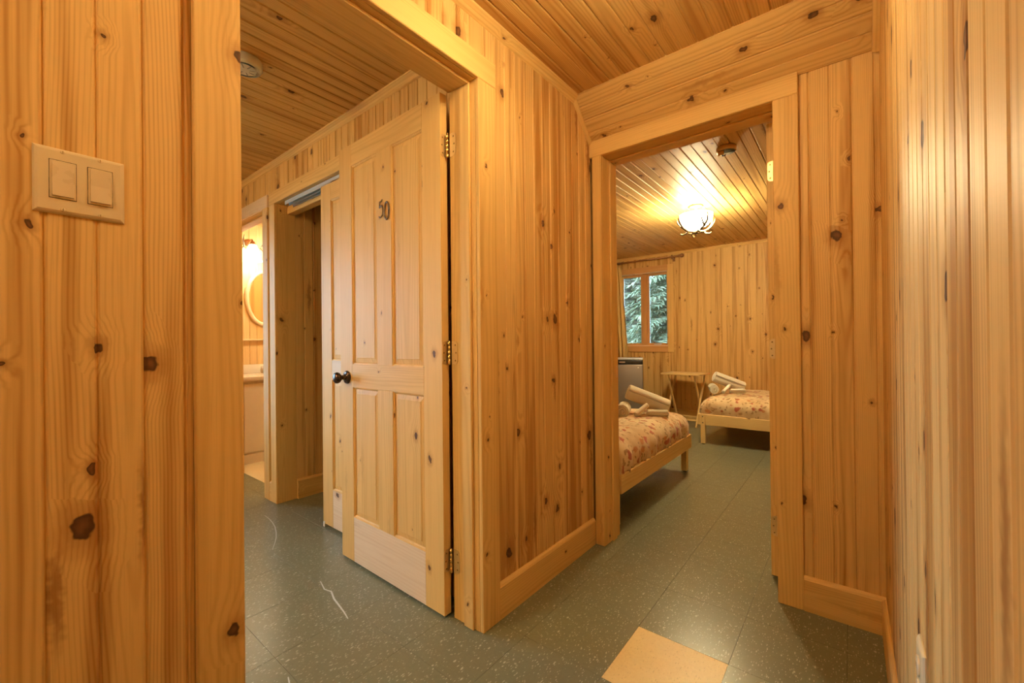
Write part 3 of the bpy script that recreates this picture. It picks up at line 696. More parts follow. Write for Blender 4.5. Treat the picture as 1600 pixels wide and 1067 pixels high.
# ------------------------------------------------------------------ switch plate, outlet, detectors
sp = empty('light_switch', (MX, .105, 1.299), 'almond double rocker light switch plate on the left wall', 'light switch')
def plate(name, y0, y1, z0, z1, x, sg, parent, mat, holes=()):
    """bevelled wall plate facing sg*X"""
    t = .0062; bv = .006
    vs = []
    for s, d in ((0, 0), (0, .0018), (bv * .4, .0045), (bv, t)):
        vs += [(x + sg * d, y0 + s, z0 + s), (x + sg * d, y1 - s, z0 + s), (x + sg * d, y1 - s, z1 - s), (x + sg * d, y0 + s, z1 - s)]
    fs = []
    for j in range(3):
        for i in range(4): fs.append((4 * j + i, 4 * j + (i + 1) % 4, 4 * j + 4 + (i + 1) % 4, 4 * j + 4 + i))
    fs += [(0, 1, 2, 3), (12, 13, 14, 15)]
    return link(name, mesh(name, vs, fs, mat), Matrix.Identity(4), parent)
pl = plate('cover_plate', .0474, .1634, 1.299, 1.413, MX, 1, sp, M_ALMOND)
PX = MX + .0062
for k, yc in enumerate((.0830, .1300)):
    pbox('bezel', (PX - .002, yc - .0168, 1.3245), (PX + .0003, yc + .0168, 1.3915), M_BRONZE, sp, 'z', .0002)
    pbox('bezel_frame', (PX - .002, yc - .0162, 1.3252), (PX + .0011, yc + .0162, 1.3908), M_ALMOND, sp, 'z', .0009)
    tilt = (1 if k == 0 else -1)
    y0, y1, z0, z1 = yc - .0135, yc + .0135, 1.3285, 1.3875; zm = (z0 + z1) / 2
    top, mid_, bot = ((.0013, .0030, .0052), (.0052, .0030, .0013))[k == 1] if False else ((.0014, .0034, .0042) if k == 0 else (.0042, .0036, .0062))
    vs = [(PX, y0, z0), (PX, y1, z0), (PX, y1, z1), (PX, y0, z1), (PX + bot, y0 + .0006, z0 + .0006), (PX + bot, y1 - .0006, z0 + .0006), (PX + mid_, y1 - .0006, zm), (PX + mid_, y0 + .0006, zm), (PX + top, y1 - .0006, z1 - .0006), (PX + top, y0 + .0006, z1 - .0006)]
    fs = [(0, 1, 2, 3), (4, 5, 6, 7), (7, 6, 8, 9), (0, 1, 5, 4), (2, 3, 9, 8), (0, 4, 7, 9, 3), (1, 2, 8, 6, 5)]
    link('rocker', mesh('rocker', vs, fs, M_ALMOND2), Matrix.Identity(4), sp)
    for zz in (1.3065, 1.4070):
        s = lathe('screw', [(.0002, .0012), (.0024, .0010), (.0034, .0003), (.0036, -.001)], M_ALMOND, Matrix.Translation((PX, yc, zz)) @ Matrix.Rotation(math.pi / 2, 4, 'Y'), sp, 16)
        pbox('slot', (PX + .0009, yc - .0004, zz - .0022), (PX + .00135, yc + .0004, zz + .0022), M_SCREW, s, 'z', 0)
ot = empty('wall_outlet', (RX, .985, .436), 'almond outlet plate low on the right wall', 'outlet')
plate('cover_plate', .948, 1.020, .436, .550, RX, -1, ot, M_ALMOND)
for zc in (.473, .513):
    lathe('socket', [(.0005, .0025), (.0155, .0025), (.0165, .0015), (.0165, -.001)], M_ALMOND2, Matrix.Translation((RX - .0062, .984, zc)) @ Matrix.Rotation(-math.pi / 2, 4, 'Y'), ot, 20)
sd = empty('smoke_detector', (-2.03, .70, CZ), 'round off-white smoke detector on the ceiling behind door 50', 'smoke detector')
dm = Matrix.Translation((-2.03, .70, CZ)) @ Matrix.Rotation(math.pi, 4, 'X')
lathe('base', [(.001, .0005), (.066, .0005), (.067, .004), (.067, .030), (.063, .037), (.054, .041)], M_WHITEP, dm, sd, 40)
cvr = lathe('cover', [(.054, .041), (.050, .0395), (.035, .043), (.001, .044)], M_WHITEP, dm, sd, 40)
for k in range(8):
    a = k * math.pi / 4 + .2
    m = Matrix.Translation((-2.03, .70, CZ - .0440)) @ Matrix.Rotation(a, 4, 'Z')
    pbox('vent_slot', (.018, -.0022, -.0006), (.042, .0022, .0012), M_GREYP, sd, 'x', .0004, rot=m)

# ------------------------------------------------------------------ ceiling lamps (bedroom one in view, hall one above the camera; two unseen fills added)
def bowl_lamp(name, x, y, label, strength, ant_seed, group=None):
    L = empty(name, (x, y, CZ), label, 'ceiling light', group)
    up = Matrix.Translation((x, y, CZ)) @ Matrix.Rotation(math.pi, 4, 'X')
    lathe('canopy', [(.001, 0), (.065, 0), (.066, .006), (.055, .016), (.012, .022), (.010, .15), (.018, .165), (.010, .19), (.001, .2)], M_ROD, up, L, 28)
    mt = M_BULB.copy(); mt.name = name + '_glass'; mt.node_tree.nodes['Principled BSDF'].inputs['Emission Strength'].default_value = strength
    prof = [(.142, .082), (.140, .105), (.128, .140), (.105, .172), (.072, .196), (.030, .208), (.012, .209)]
    inner = [(r - .004 if r > .02 else r, z - .004) for r, z in prof][::-1]
    lathe('glass_bowl', prof + [(.001, .2095)], mt, up, L, 40)
    m2 = M_BULB.copy(); m2.name = name + '_bowl_lining'; m2.node_tree.nodes['Principled BSDF'].inputs['Emission Strength'].default_value = min(4.0, strength * .05)
    lathe('bowl_lining', [prof[0]] + inner[::-1] + [(.001, .2050)], m2, up, L, 40)
    pl = bpy.data.lights.new(name + '_bulb', 'POINT'); pl.energy = strength * 0.06; pl.color = WARM; pl.shadow_soft_size = .03
    po = bpy.data.objects.new('bulb', pl); C.objects.link(po); po.parent = L; po.location = (0.05, 0.0, -.085)
    rnd = random.Random(ant_seed)
    for k in range(4):
        a = k * math.pi / 2 + .5; ca, sa = math.cos(a), math.sin(a)
        def P(r, z, da=0.0): return (x + r * math.cos(a + da), y + r * math.sin(a + da), CZ - z)
        main = [P(.004, .245), P(.03, .235, .1), P(.075, .232, .25), P(.126, .208, .35), P(.160, .168, .38), P(.172, .125, .36), P(.166, .092, .34)]
        br1 = [P(.075, .232, .25), P(.09, .252, .1), P(.115, .258, -.05), P(.132, .245, -.12)]
        br2 = [P(.126, .208, .35), P(.142, .19, .18), P(.160, .155, .06), P(.166, .125, .03)]
        tubes('antler', [(main, [.012, .012, .0115, .011, .0095, .0075, .004]), (br1, [.009, .008, .0065, .003]), (br2, [.009, .0075, .006, .003])], M_ANT, L, 8)
    lathe('finial', [(.001, .20), (.012, .205), (.015, .225), (.009, .25), (.006, .268), (.001, .275)], M_ANT, up, L, 14)
    return L
bowl_lamp('ceiling_light', -1.094, 4.062, 'glowing white glass bowl ceiling light cradled by antlers in the bedroom', LAMP_BED, 1)
bowl_lamp('ceiling_light', -.47, .95, 'ceiling light with antlers above the hallway door, out of the picture', LAMP_HALL, 2)

bowl_lamp('ceiling_light', -.49, -.85, 'added fill light with antlers at the near end of the hallway, out of the picture', LAMP_HALL * 1.05, 4)  # unseen lamp added so the hall walls are lit more evenly
bowl_lamp('ceiling_light', -3.75, 2.45, 'added fill light with antlers in the bathroom, out of the picture', 120.0, 5)  # unseen lamp added to brighten the vanity and bathroom
bowl_lamp('ceiling_light', -2.2, -1.45, 'ceiling light with antlers in the room behind door 50, out of the picture', LAMP_ENTRY, 3)

# ------------------------------------------------------------------ bedroom shell
WX0, WX1, WZ0, WZ1 = -2.72, -1.985, 1.000, 2.062      # window opening
wf = box_mesh_parts('wall_far', [((BX0 - .1, BY1 + .0155, -.1), (WX0, BY1 + .16, CZ)), ((WX1, BY1 + .0155, -.1), (BX1 + .1, BY1 + .16, CZ)), ((WX0, BY1 + .0155, -.1), (WX1, BY1 + .16, WZ0)), ((WX0, BY1 + .0155, WZ1), (WX1, BY1 + .16, CZ))], M_CORE)
tag(wf, 'far bedroom wall of vertical knotty pine boards with the window', 'wall', kind='structure')
PF = -1.822
boards(wf, (0, BY1, 0), (1, 0, 0), (0, -1, 0), (0, 0, 1), BX0, WX0, PF, CZ, P_FAR)
boards(wf, (0, BY1, 0), (1, 0, 0), (0, -1, 0), (0, 0, 1), WX1, BX1, PF, CZ, P_FAR)
boards(wf, (0, BY1, 0), (1, 0, 0), (0, -1, 0), (0, 0, 1), WX0, WX1, PF, WZ0, P_FAR)
boards(wf, (0, BY1, WZ1), (1, 0, 0), (0, -1, 0), (0, 0, 1), WX0, WX1, PF, CZ - WZ1, P_FAR)
t_ = prism('trim_9', CROWN, P_TRIM, (BX0, BY1, CZ), (0, -1, 0), (0, 0, 1), (1, 0, 0), BX1 - BX0); tag(t_, 'pine crown strip along the top of the far bedroom wall', 'trim', kind='structure')
bb = prism('baseboard_far', BASEP, P_TRIM, (BX0, BY1, 0), (0, -1, 0), (0, 0, 1), (1, 0, 0), BX1 - BX0); tag(bb, 'pine baseboard behind the folding table', 'baseboard', kind='structure')
ws = box_mesh_parts('wall_bedroom_left', [((BX0 - .1, 2.06, 0), (BX0, BY1 + .16, CZ))], P_FAR); tag(ws, 'left bedroom wall behind the headboard of the near bed', 'wall', kind='structure')
ws = box_mesh_parts('wall_bedroom_right', [((BX1, FY + .0155, 0), (BX1 + .1, BY1 + .16, CZ))], P_FAR); tag(ws, 'right bedroom wall beyond the far bed', 'wall', kind='structure')
ce = box_mesh_parts('ceiling_bedroom', [((BX0 - .1, 2.06, CZ + .0155), (BX1 + .1, BY1 + .16, CZ + .12))], M_CORE); tag(ce, 'bedroom ceiling of glossy grooved pine boards', 'ceiling', kind='structure')
boards(ce, (0, BY0, CZ), (1, 0, 0), (0, 0, -1), (0, 1, 0), BX0, BX1, -.971, BY1 - BY0, P_CEIL)

# window
wn = empty('window_1', ((WX0 + WX1) / 2, BY1, WZ0), 'two-sash wooden bedroom window with spruce trees outside', 'window', kind='structure')
pbox('casing', (WX1, BY1 - .018, WZ0 - .085), (WX1 + .075, BY1, WZ1 + .078), P_TRIM, wn, 'z')
pbox('casing', (WX0 - .075, BY1 - .018, WZ0 - .085), (WX0, BY1, WZ1 + .078), P_TRIM, wn, 'z')
pbox('casing', (WX0, BY1 - .018, WZ1), (WX1, BY1, WZ1 + .078), P_RED, wn, 'x')
pbox('casing', (WX0, BY1 - .018, WZ0 - .085), (WX1, BY1, WZ0), P_RED, wn, 'x')
pbox('jamb', (WX0, BY1, WZ0), (WX0 + .012, BY1 + .12, WZ1), P_TRIM, wn, 'z', .001); pbox('jamb', (WX1 - .012, BY1, WZ0), (WX1, BY1 + .12, WZ1), P_TRIM, wn, 'z', .001)
pbox('jamb', (WX0 + .012, BY1, WZ1 - .012), (WX1 - .012, BY1 + .12, WZ1), P_PALE_SHEEN, wn, 'x', .001); pbox('sill', (WX0 + .012, BY1 - .004, WZ0), (WX1 - .012, BY1 + .12, WZ0 + .012), P_PALE_SHEEN, wn, 'x', .001)
YS = BY1 + .075
xm = -2.345
pbox('mullion', (xm - .030, YS - .02, WZ0 + .012), (xm + .030, YS + .04, WZ1 - .012), P_RED, wn, 'z')
for x0, x1, nm_ in ((WX0 + .012, xm - .030, 'left'), (xm + .030, WX1 - .012, 'right')):
    z0, z1 = WZ0 + .012, WZ1 - .012; t = .030
    s = pbox('sash', (x0, YS, z0), (x0 + t, YS + .035, z1), P_RED, wn, 'z')
    pbox('sash_stile', (x1 - t, YS, z0), (x1, YS + .035, z1), P_RED, s, 'z')
    pbox('sash_rail', (x0 + t, YS, z0), (x1 - t, YS + .035, z0 + t), P_RED, s, 'x'); pbox('sash_rail', (x0 + t, YS, z1 - t), (x1 - t, YS + .035, z1), P_RED, s, 'x')
    for a, b in (((x0 + t, z0 + t), (x0 + t + .006, z1 - t)), ((x1 - t - .006, z0 + t), (x1 - t, z1 - t))): pbox('glazing_bead', (a[0], YS + .010, a[1]), (b[0], YS + .024, b[1]), M_VINYL, s, 'z', .001)
    pbox('pane', (x0 + t, YS + .015, z0 + t), (x1 - t, YS + .019, z1 - t), M_GLASS, wn, 'z', 0)
ck = pbox('crank_handle', (-2.20, YS - .055, WZ0 + .020), (-2.10, YS - .030, WZ0 + .032), M_ALU, wn, 'x', .004)
tube('crank_arm', [(-2.16, YS - .03, WZ0 + .03), (-2.21, YS - .02, WZ0 + .05), (-2.26, YS + .0, WZ0 + .085)], .005, M_ROD, ck)

# curtain and rod
rd = empty('curtain_rod', (-2.3, BY1 - .075, 2.226), 'brown wooden curtain rod with a ball finial above the window', 'curtain rod')
tube('rod', [(-2.95, BY1 - .075, 2.226), (-1.80, BY1 - .075, 2.226)], .011, M_ROD, rd, 14)
rm = frame_from((1, 0, 0), (0, 1, 0), (-1.83, BY1 - .075, 2.226))
lathe('finial', [(.011, 0), (.016, .004), (.016, .012), (.011, .016), (.014, .024), (.011, .030), (.022, .040), (.028, .055), (.028, .066), (.020, .080), (.006, .088), (.001, .089)], M_ROD, rm, rd, 20)
for xb in (-1.90, -2.80):
    b = pbox('bracket', (xb - .012, BY1 - .085, 2.200), (xb + .012, BY1 - .001, 2.214), M_ROD, rd, 'y', .003)
    pbox('bracket_plate', (xb - .018, BY1 - .008, 2.17), (xb + .018, BY1 - .0005, 2.25), M_ROD, b, 'z', .003)
cu = empty('curtain', (-2.70, BY1 - .075, .62), 'gathered gold curtain at the left side of the bedroom window', 'curtain')
N, MZ = 90, 14; vs, fs = [], []
for j in range(MZ + 1):
    f = j / MZ; z = 2.205 - f * 1.58
    x0, x1 = -2.95 - .0 * f, -2.65 + .10 * f ** .8
    if f > .9: pass
    for i in range(N + 1):
        s = i / N; x = x0 + (x1 - x0) * s; ph = s * 2 * math.pi * 6.5
        am = .012 + .016 * min(1, f * 3)
        vs.append((x + .006 * math.sin(ph * 2 + f * 2), BY1 - .072 + am * math.sin(ph + .4 * math.sin(f * 5)), z))
for j in range(MZ):
    for i in range(N): a = j * (N + 1) + i; fs.append((a, a + 1, a + N + 2, a + N + 1))
cl = link('cloth', mesh('cloth', vs, fs, M_CURT, True), Matrix.Identity(4), cu)
so = cl.modifiers.new('thick', 'SOLIDIFY'); so.thickness = .003
for k in range(5):
    xx = -2.93 + k * .064
    ri = [(xx, BY1 - .075 + .019 * math.cos(t), 2.222 + .019 * math.sin(t)) for t in [2 * math.pi * i / 16 for i in range(17)]]
    tube('curtain_ring', ri, .0028, M_ROD, cu, 6)

# mini fridge
FRW, FRD, FRZ = .47, .46, .842
fg = empty('mini_fridge', (-2.44, 5.51, 0), 'grey steel mini fridge with a black top band below the window', 'fridge')
fm = Matrix.Translation((-2.129, 5.38, 0)) @ Matrix.Rotation(math.radians(21), 4, 'Z')
pbox('cabinet', (-FRW + .004, .06, .03), (-.004, FRD, FRZ - .012), M_BLACK, fg, 'z', .008, 2, rot=fm)
pbox('top_cover', (-FRW, .01, FRZ - .016), (0, FRD, FRZ), M_ALU, fg, 'x', .007, 3, rot=fm)
dr = pbox('door', (-FRW, 0, .05), (0, .055, FRZ - .078), M_STEEL, fg, 'z', .012, 3, rot=fm)
pbox('mark', (-.066, -.001, .715), (-.050, .002, .732), M_VINYL, dr, 'x', .0004, rot=fm)
hb = pbox('header_band', (-FRW, -.004, FRZ - .078), (0, .055, FRZ - .016), M_BLACK, fg, 'x', .012, 3, rot=fm)
pbox('badge', (-.30, -.006, FRZ - .056), (-.225, -.003, FRZ - .038), M_BADGE, hb, 'x', .0005, rot=fm)
for xx in (-FRW + .04, -.04):
    for yy in (.1, FRD - .04): lathe('foot', [(.001, 0), (.018, 0), (.016, .03), (.001, .032)], M_BLACK, fm @ Matrix.Translation((xx, yy, 0)), fg, 14)

# folding tray table
tb = empty('folding_table', (-1.665, 5.62, 0), 'small folding wooden tray table with crossed legs against the far wall', 'table')
tr_ = Matrix.Translation((-1.665, 5.62, 0)) @ Matrix.Rotation(math.radians(-5), 4, 'Z')
TW, TD, TZ = .49, .37, .660
pbox('table_top', (-TW / 2, -TD / 2, TZ - .020), (TW / 2, TD / 2, TZ), P_BEDW, tb, 'x', .004, 2, rot=tr_)
def lbar(name, a, b, w_, h_, mat, parent, mw):
    a = mw @ Vector(a); b = mw @ Vector(b); m = frame_from(b - a, mw.to_3x3() @ Vector((1, 0, 0)), (a + b) / 2); L = (b - a).length
    bm = bmesh.new(); bmesh.ops.create_cube(bm, size=1)
    for v in bm.verts: v.co = Vector((v.co.x * w_, v.co.y * h_, v.co.z * L))
    bmesh.ops.bevel(bm, geom=bm.edges[:], offset=.0025, segments=1, affect='EDGES'); me = bpy.data.meshes.new(name); bm.to_mesh(me); bm.free(); me.materials.append(mat)
    return link(name, me, m, parent)
for sx in (-1, 1):
    xo = sx * (TW / 2 - .055); xi = sx * (TW / 2 - .078)
    lbar('leg', (xo, -.165, .0), (xo, .150, TZ - .022), .020, .026, P_BEDW, tb, tr_)
    lbar('leg', (xi, .165, .0), (xi, -.150, TZ - .022), .020, .026, P_BEDW, tb, tr_)
lbar('stretcher', (-(TW / 2 - .055), -.126, .08), (TW / 2 - .055, -.126, .08), .022, .018, P_BEDW, tb, tr_)
lbar('stretcher', (-(TW / 2 - .078), .126, .08), (TW / 2 - .078, .126, .08), .022, .018, P_BEDW, tb, tr_)

# ------------------------------------------------------------------ beds, comforters, towels
def softbox(name, x0, x1, y0, y1, z0, z1, r, mat, parent, seed, amp=.019, nx=56, ny=44, puff=.02):
    """quilt draped over a mattress: top grid bending down into skirts, with creases"""
    rnd = random.Random(seed); ph = [rnd.uniform(0, 6.28) for _ in range(12)]
    vs, fs = [], []; H = z1 - z0; cx, cy = (x0 + x1) / 2, (y0 + y1) / 2; ax, ay = (x1 - x0) / 2, (y1 - y0) / 2
    def fold(u, half):
        s = max(-1, min(1, u)); T = half + H * .9; a = abs(s) * T; flat = half - r
        if a < flat: p, dz = a, 0.0
        elif a < flat + r * math.pi / 2: t = (a - flat) / r; p = flat + r * math.sin(t); dz = r * (1 - math.cos(t))
        else: p = half; dz = r + (a - flat - r * math.pi / 2)
        return math.copysign(p, s), dz
    for j in range(ny + 1):
        for i in range(nx + 1):
            u = -1 + 2 * i / nx; v = -1 + 2 * j / ny
            px, dx = fold(u, ax); py, dy = fold(v, ay); dz = min(H, max(dx, dy) + .3 * min(dx, dy))
            q = min(1, dz / (H * .5)); x = cx + px; y = cy + py
            wv = math.sin(x * 17 + ph[0]) * math.sin(y * 13 + ph[1]) * .5 + math.sin(x * 31 + y * 9 + ph[2]) * .3 + math.sin(y * 37 - x * 11 + ph[3]) * .25
            wr_ = math.sin((x * 1.0 + y * 1.0) * 46 + ph[4] + 2 * math.sin(x * 9)) * .6 + math.sin((x - y) * 29 + ph[5]) * .5
            z = z1 - dz + (1 - q) * (amp * .5 * wv + puff * (1 - (px / ax) ** 4) * (1 - (py / ay) ** 4) - puff * .5)
            bul = q * (amp * wr_ + .012 * math.sin(math.pi * min(1, dz / H)))
            if dx >= dy: x += math.copysign(bul, px)
            else: y += math.copysign(bul, py)
            vs.append((x, y, max(z0, z)))
    for j in range(ny):
        for i in range(nx): a = j * (nx + 1) + i; fs.append((a, a + 1, a + nx + 2, a + nx + 1))
    o = link(name, mesh(name, vs, fs, mat, True), Matrix.Identity(4), parent)
    sd_ = o.modifiers.new('thick', 'SOLIDIFY'); sd_.thickness = .012; sd_.offset = -1
    return o
def bed(x0, x1, y0, y1, foot, label, clabel, seed):
    """foot = +1: foot end at x1, -1: foot end at x0"""
    b = empty('bed', ((x0 + x1) / 2, (y0 + y1) / 2, 0), label, 'bed', 'pine beds in the bedroom')
    rb, rt = .198, .308; lg = .045
    xs = (x1, x0) if foot > 0 else (x0, x1); sg = foot
    fx = xs[0]; hx_ = xs[1]
    pbox('foot_rail', (fx - sg * .026, y0 + .006, rb), (fx, y1 - .006, rt), P_BEDW, b, 'y', .003)
    for yy in (y0, y1 - lg):
        l = pbox('leg', (fx - sg * .028, yy, .008), (fx - sg * (.028 + lg), yy + lg, rt + .002), P_BEDW, b, 'z', .003)
        lathe('foot_pad', [(.001, 0), (.016, 0), (.016, .008), (.001, .009)], M_BLACK, Matrix.Translation((fx - sg * (.028 + lg / 2), yy + lg / 2, 0)), l, 12)
        pbox('leg', (hx_, yy, 0), (hx_ + sg * lg, yy + lg, .75), P_BEDW, b, 'z', .003)
        sy = -1 if yy == y0 else 1; yf = yy if sy < 0 else yy + lg
        for zz in (.222, .285): lathe('bolt', [(.0005, .002), (.005, .002), (.006, 0)], M_BLACK, frame_from((0, sy, 0), (1, 0, 0), (fx - sg * (.028 + lg / 2), yf, zz)), b, 10)
    for ya, yb in ((y0 + .010, y0 + .034), (y1 - .034, y1 - .010)):
        pbox('side_rail', (min(fx - sg * (.028 + lg), hx_ + sg * lg), ya, rb), (max(fx - sg * (.028 + lg), hx_ + sg * lg), yb, rt), P_BEDW, b, 'x', .003)
    for zz in (.32, .46, .60): pbox('headboard_slat', (hx_ + sg * .01, y0 + lg, zz), (hx_ + sg * .03, y1 - lg, zz + .09), P_BEDW, b, 'y', .003)
    for k in range(8):
        xx = min(fx, hx_) + .15 + k * (abs(fx - hx_) - .3) / 7
        pbox('bed_slat', (xx - .035, y0 + .034, .235), (xx + .035, y1 - .034, .252), P_BEDW, b, 'y', .002)
    mx0, mx1 = min(fx - sg * .05, hx_ + sg * .06), max(fx - sg * .05, hx_ + sg * .06)
    pbox('mattress', (mx0, y0 + .045, .253), (mx1, y1 - .045, .455), M_MATT, b, 'x', .05, 4)
    c = softbox('comforter', mx0 - .02, mx1 + .02, y0 + .028, y1 - .028, .300, .485, .085, M_FLORAL, None, seed)
    tag(c, clabel, 'bedding', 'floral comforters on the beds')
    return b
bed(-2.99, -1.022, 2.245, 3.600, 1, 'pine bed on the left just inside the doorway, foot rail toward the aisle', 'cream comforter with red and brown floral print on the near bed', 3)
bed(-1.252, .93, 4.622, 5.78, -1, 'pine bed along the far wall beside the folding table', 'cream comforter with red floral print on the far bed', 8)

def towel(name, c, axis, L, R, mat, label, group, turns=3.2, flat=0.94, xh=(0, 0, 1)):
    """a rolled towel: a thick spiral sheet swept along its axis, ends slightly rounded"""
    n = 84; th = R / (turns + .6) * .86; vs, fs = [], []
    rows = [(-L / 2, .90), (-L / 2 + .006, .97), (-L / 2 + .018, 1.0), (0, 1.0), (L / 2 - .018, 1.0), (L / 2 - .006, .97), (L / 2, .90)]
    prof = []
    for i in range(n + 1):
        t = i / n; a = t * turns * 2 * math.pi; ro = R * (.16 + .84 * t ** .92); ri = max(.002, ro - th)
        prof.append((ro, ri, a))
    for z, k in rows:
        ex = 0
        for ro, ri, a in prof:
            rm_ = (ro + ri) / 2; h_ = (ro - ri) / 2 * (k if k > .95 else .8)
            tel = (.010 * (1 - ro / R)) * (1 if z > 0 else -1) if abs(z) > L / 2 - .02 else 0
            for rr in (rm_ + h_, rm_ - h_):
                kk = 1.0 if k > .98 else (1 - (1 - k) * .35)
                vs.append((rr * kk * math.cos(a), rr * kk * math.sin(a) * flat, z + tel))
    m2 = 2 * (n + 1); nr = len(rows)
    for j in range(nr - 1):
        for i in range(n):
            a = j * m2 + 2 * i; b = a + m2
            fs.append((a, a + 2, b + 2, b)); fs.append((a + 1, b + 1, b + 3, a + 3))
        a = j * m2; b = a + m2; fs.append((a, b, b + 1, a + 1)); a = j * m2 + 2 * n; b = a + m2; fs.append((a, a + 1, b + 1, b))
    for i in range(n):
        a = 2 * i; fs.append((a, a + 1, a + 3, a + 2)); a = (nr - 1) * m2 + 2 * i; fs.append((a, a + 2, a + 3, a + 1))
    o = link(name, mesh(name, vs, fs, mat, True), frame_from(axis, xh, c)); tag(o, label, 'towel', group)
    return o
RT = Vector((.779, .627, 0)); FW = Vector((-.627, .779, 0))
def towels(px, top, which, g, mats):
    """px: reference point on the bed at the front of the pile"""
    o = Vector((px[0], px[1], top))
    def at(r, f, z): return o + RT * r + FW * f + Vector((0, 0, z))
    a, b = at(-.06, .15, .175), at(.22, .11, .062)
    towel('rolled_towel', (a + b) / 2, b - a, (b - a).length + .02, .066, mats, 'largest cream towel roll leaning across the others on the %s bed' % which, g)
    towel('rolled_towel', at(-.125, .055, .054), at(0, 0, 0) - at(.06, .16, 0), .19, .056, mats, 'short thick towel roll with its spiral end facing out on the %s bed' % which, g)
    c, d = at(-.05, -.012, .026), at(.045, .035, .085)
    towel('rolled_washcloth', (c + d) / 2, d - c, .13, .024, mats, 'slim rolled washcloth propped up slantwise on the %s bed' % which, g, 2.2)
    towel('rolled_washcloth', at(.120, .020, .030), (RT + FW * -.15), .15, .028, mats, 'slim rolled washcloth lying flat on the %s bed' % which, g, 2.2)
towels((-1.235, 3.10), .490, 'near', 'towels on the near bed', M_TOWEL)
towels((-1.04, 4.98), .490, 'far', 'towels on the far bed', M_TOWEL2)

# ceiling detector near the bedroom door
cd = empty('ceiling_detector', (-.607, 2.957, CZ), 'small round detector with an open flap on the bedroom ceiling', 'detector')
m = Matrix.Translation((-.607, 2.957, CZ)) @ Matrix.Rotation(math.pi, 4, 'X')
lathe('base', [(.001, .0003), (.056, .0003), (.058, .004), (.058, .024), (.055, .030), (.050, .031)], M_BRASSP, m, cd, 32)
lathe('rim', [(.050, .031), (.049, .018), (.040, .016), (.001, .016)], M_GREYP, m, cd, 32)
pbox('horn', (-.632, 2.935, CZ - .028), (-.600, 2.965, CZ - .014), M_BLACK, cd, 'x', .003)
fp = pbox('flap', (-.650, 2.915, CZ - .060), (-.612, 2.921, CZ - .024), M_BRASSP, cd, 'z', .002)
tube('latch', [(-.625, 2.915, CZ - .058), (-.617, 2.905, CZ - .072), (-.600, 2.905, CZ - .068)], .003, M_BLACK, fp)

# ------------------------------------------------------------------ bathroom
BWX = -4.75
wb2 = box_mesh_parts('wall_bathroom_left', [((-4.9, 1.34, 0), (BWX - .0155, 3.1, CZ))], M_CORE); tag(wb2, 'pale pine bathroom wall behind the oval mirror', 'wall', kind='structure')
boards(wb2, (BWX, 0, 0), (0, 1, 0), (1, 0, 0), (0, 0, 1), 1.34, 3.0, 1.40, CZ, P_BATH)
wb3 = box_mesh_parts('wall_bathroom_back', [((-4.9, 3.0, 0), (-3.0, 3.1, CZ)), ((-3.14, 2.06, 0), (-3.1, 3.0, CZ))], P_BATH); tag(wb3, 'back wall of the bathroom', 'wall', kind='structure')
wb4 = box_mesh_parts('wall_bathroom_front', [((-4.9, GY + .0155, 0), (-4.5, 1.34, CZ))], P_BATH); tag(wb4, 'front wall of the bathroom', 'wall', kind='structure')
va = empty('vanity', (-4.5, 1.9, 0), 'white bathroom vanity cabinet with a pale counter', 'vanity')
pbox('cabinet', (BWX + .001, 1.42, .02), (-4.25, 2.40, .742), M_WHITE, va, 'z', .003)
for k in range(2):
    y0 = 1.43 + k * .49
    d_ = pbox('cabinet_door', (-4.25, y0, .10), (-4.232, y0 + .475, .720), M_WHITE, va, 'z', .004)
    lathe('pull', [(.001, 0), (.006, 0), (.005, .012), (.012, .018), (.012, .024), (.001, .028)], M_BRASS, frame_from((1, 0, 0), (0, 1, 0), (-4.232, y0 + (.43 if k == 0 else .045), .62)), d_, 14)
pbox('kick_board', (-4.25, 1.42, .0), (-4.236, 2.40, .085), M_WHITE, va, 'y', .002)
pbox('counter', (BWX + .001, 1.40, .742), (-4.215, 2.42, .785), M_PORC, va, 'y', .006, 2)
pbox('backsplash', (BWX + .001, 1.40, .785), (BWX + .022, 2.42, .875), M_PORC, va, 'y', .004, 2)
bs = lathe('basin', [(.21, 0), (.215, .012), (.200, .016), (.180, .008), (.15, -.02), (.06, -.028), (.001, -.029)], M_PORC, Matrix.Translation((-4.47, 1.95, .787)), va, 36)
fa = tube('faucet', [(-4.66, 1.93, .785), (-4.66, 1.93, .90), (-4.63, 1.93, .93), (-4.57, 1.93, .92), (-4.55, 1.93, .89)], .011, M_ALU, va, 10)
ht = towel('rolled_towel', (-4.42, 1.735, .830), (.3, 1, 0), .17, .042, M_TOWEL2, 'white rolled towel on the bathroom counter', 'bathroom towels')
sh = pbox('shelf_ledge', (BWX + .0005, 1.45, 1.116), (BWX + .045, 2.35, 1.132), M_FRAME, None, 'y', .003)
tag(sh, 'narrow pale ledge below the oval bathroom mirror', 'shelf')
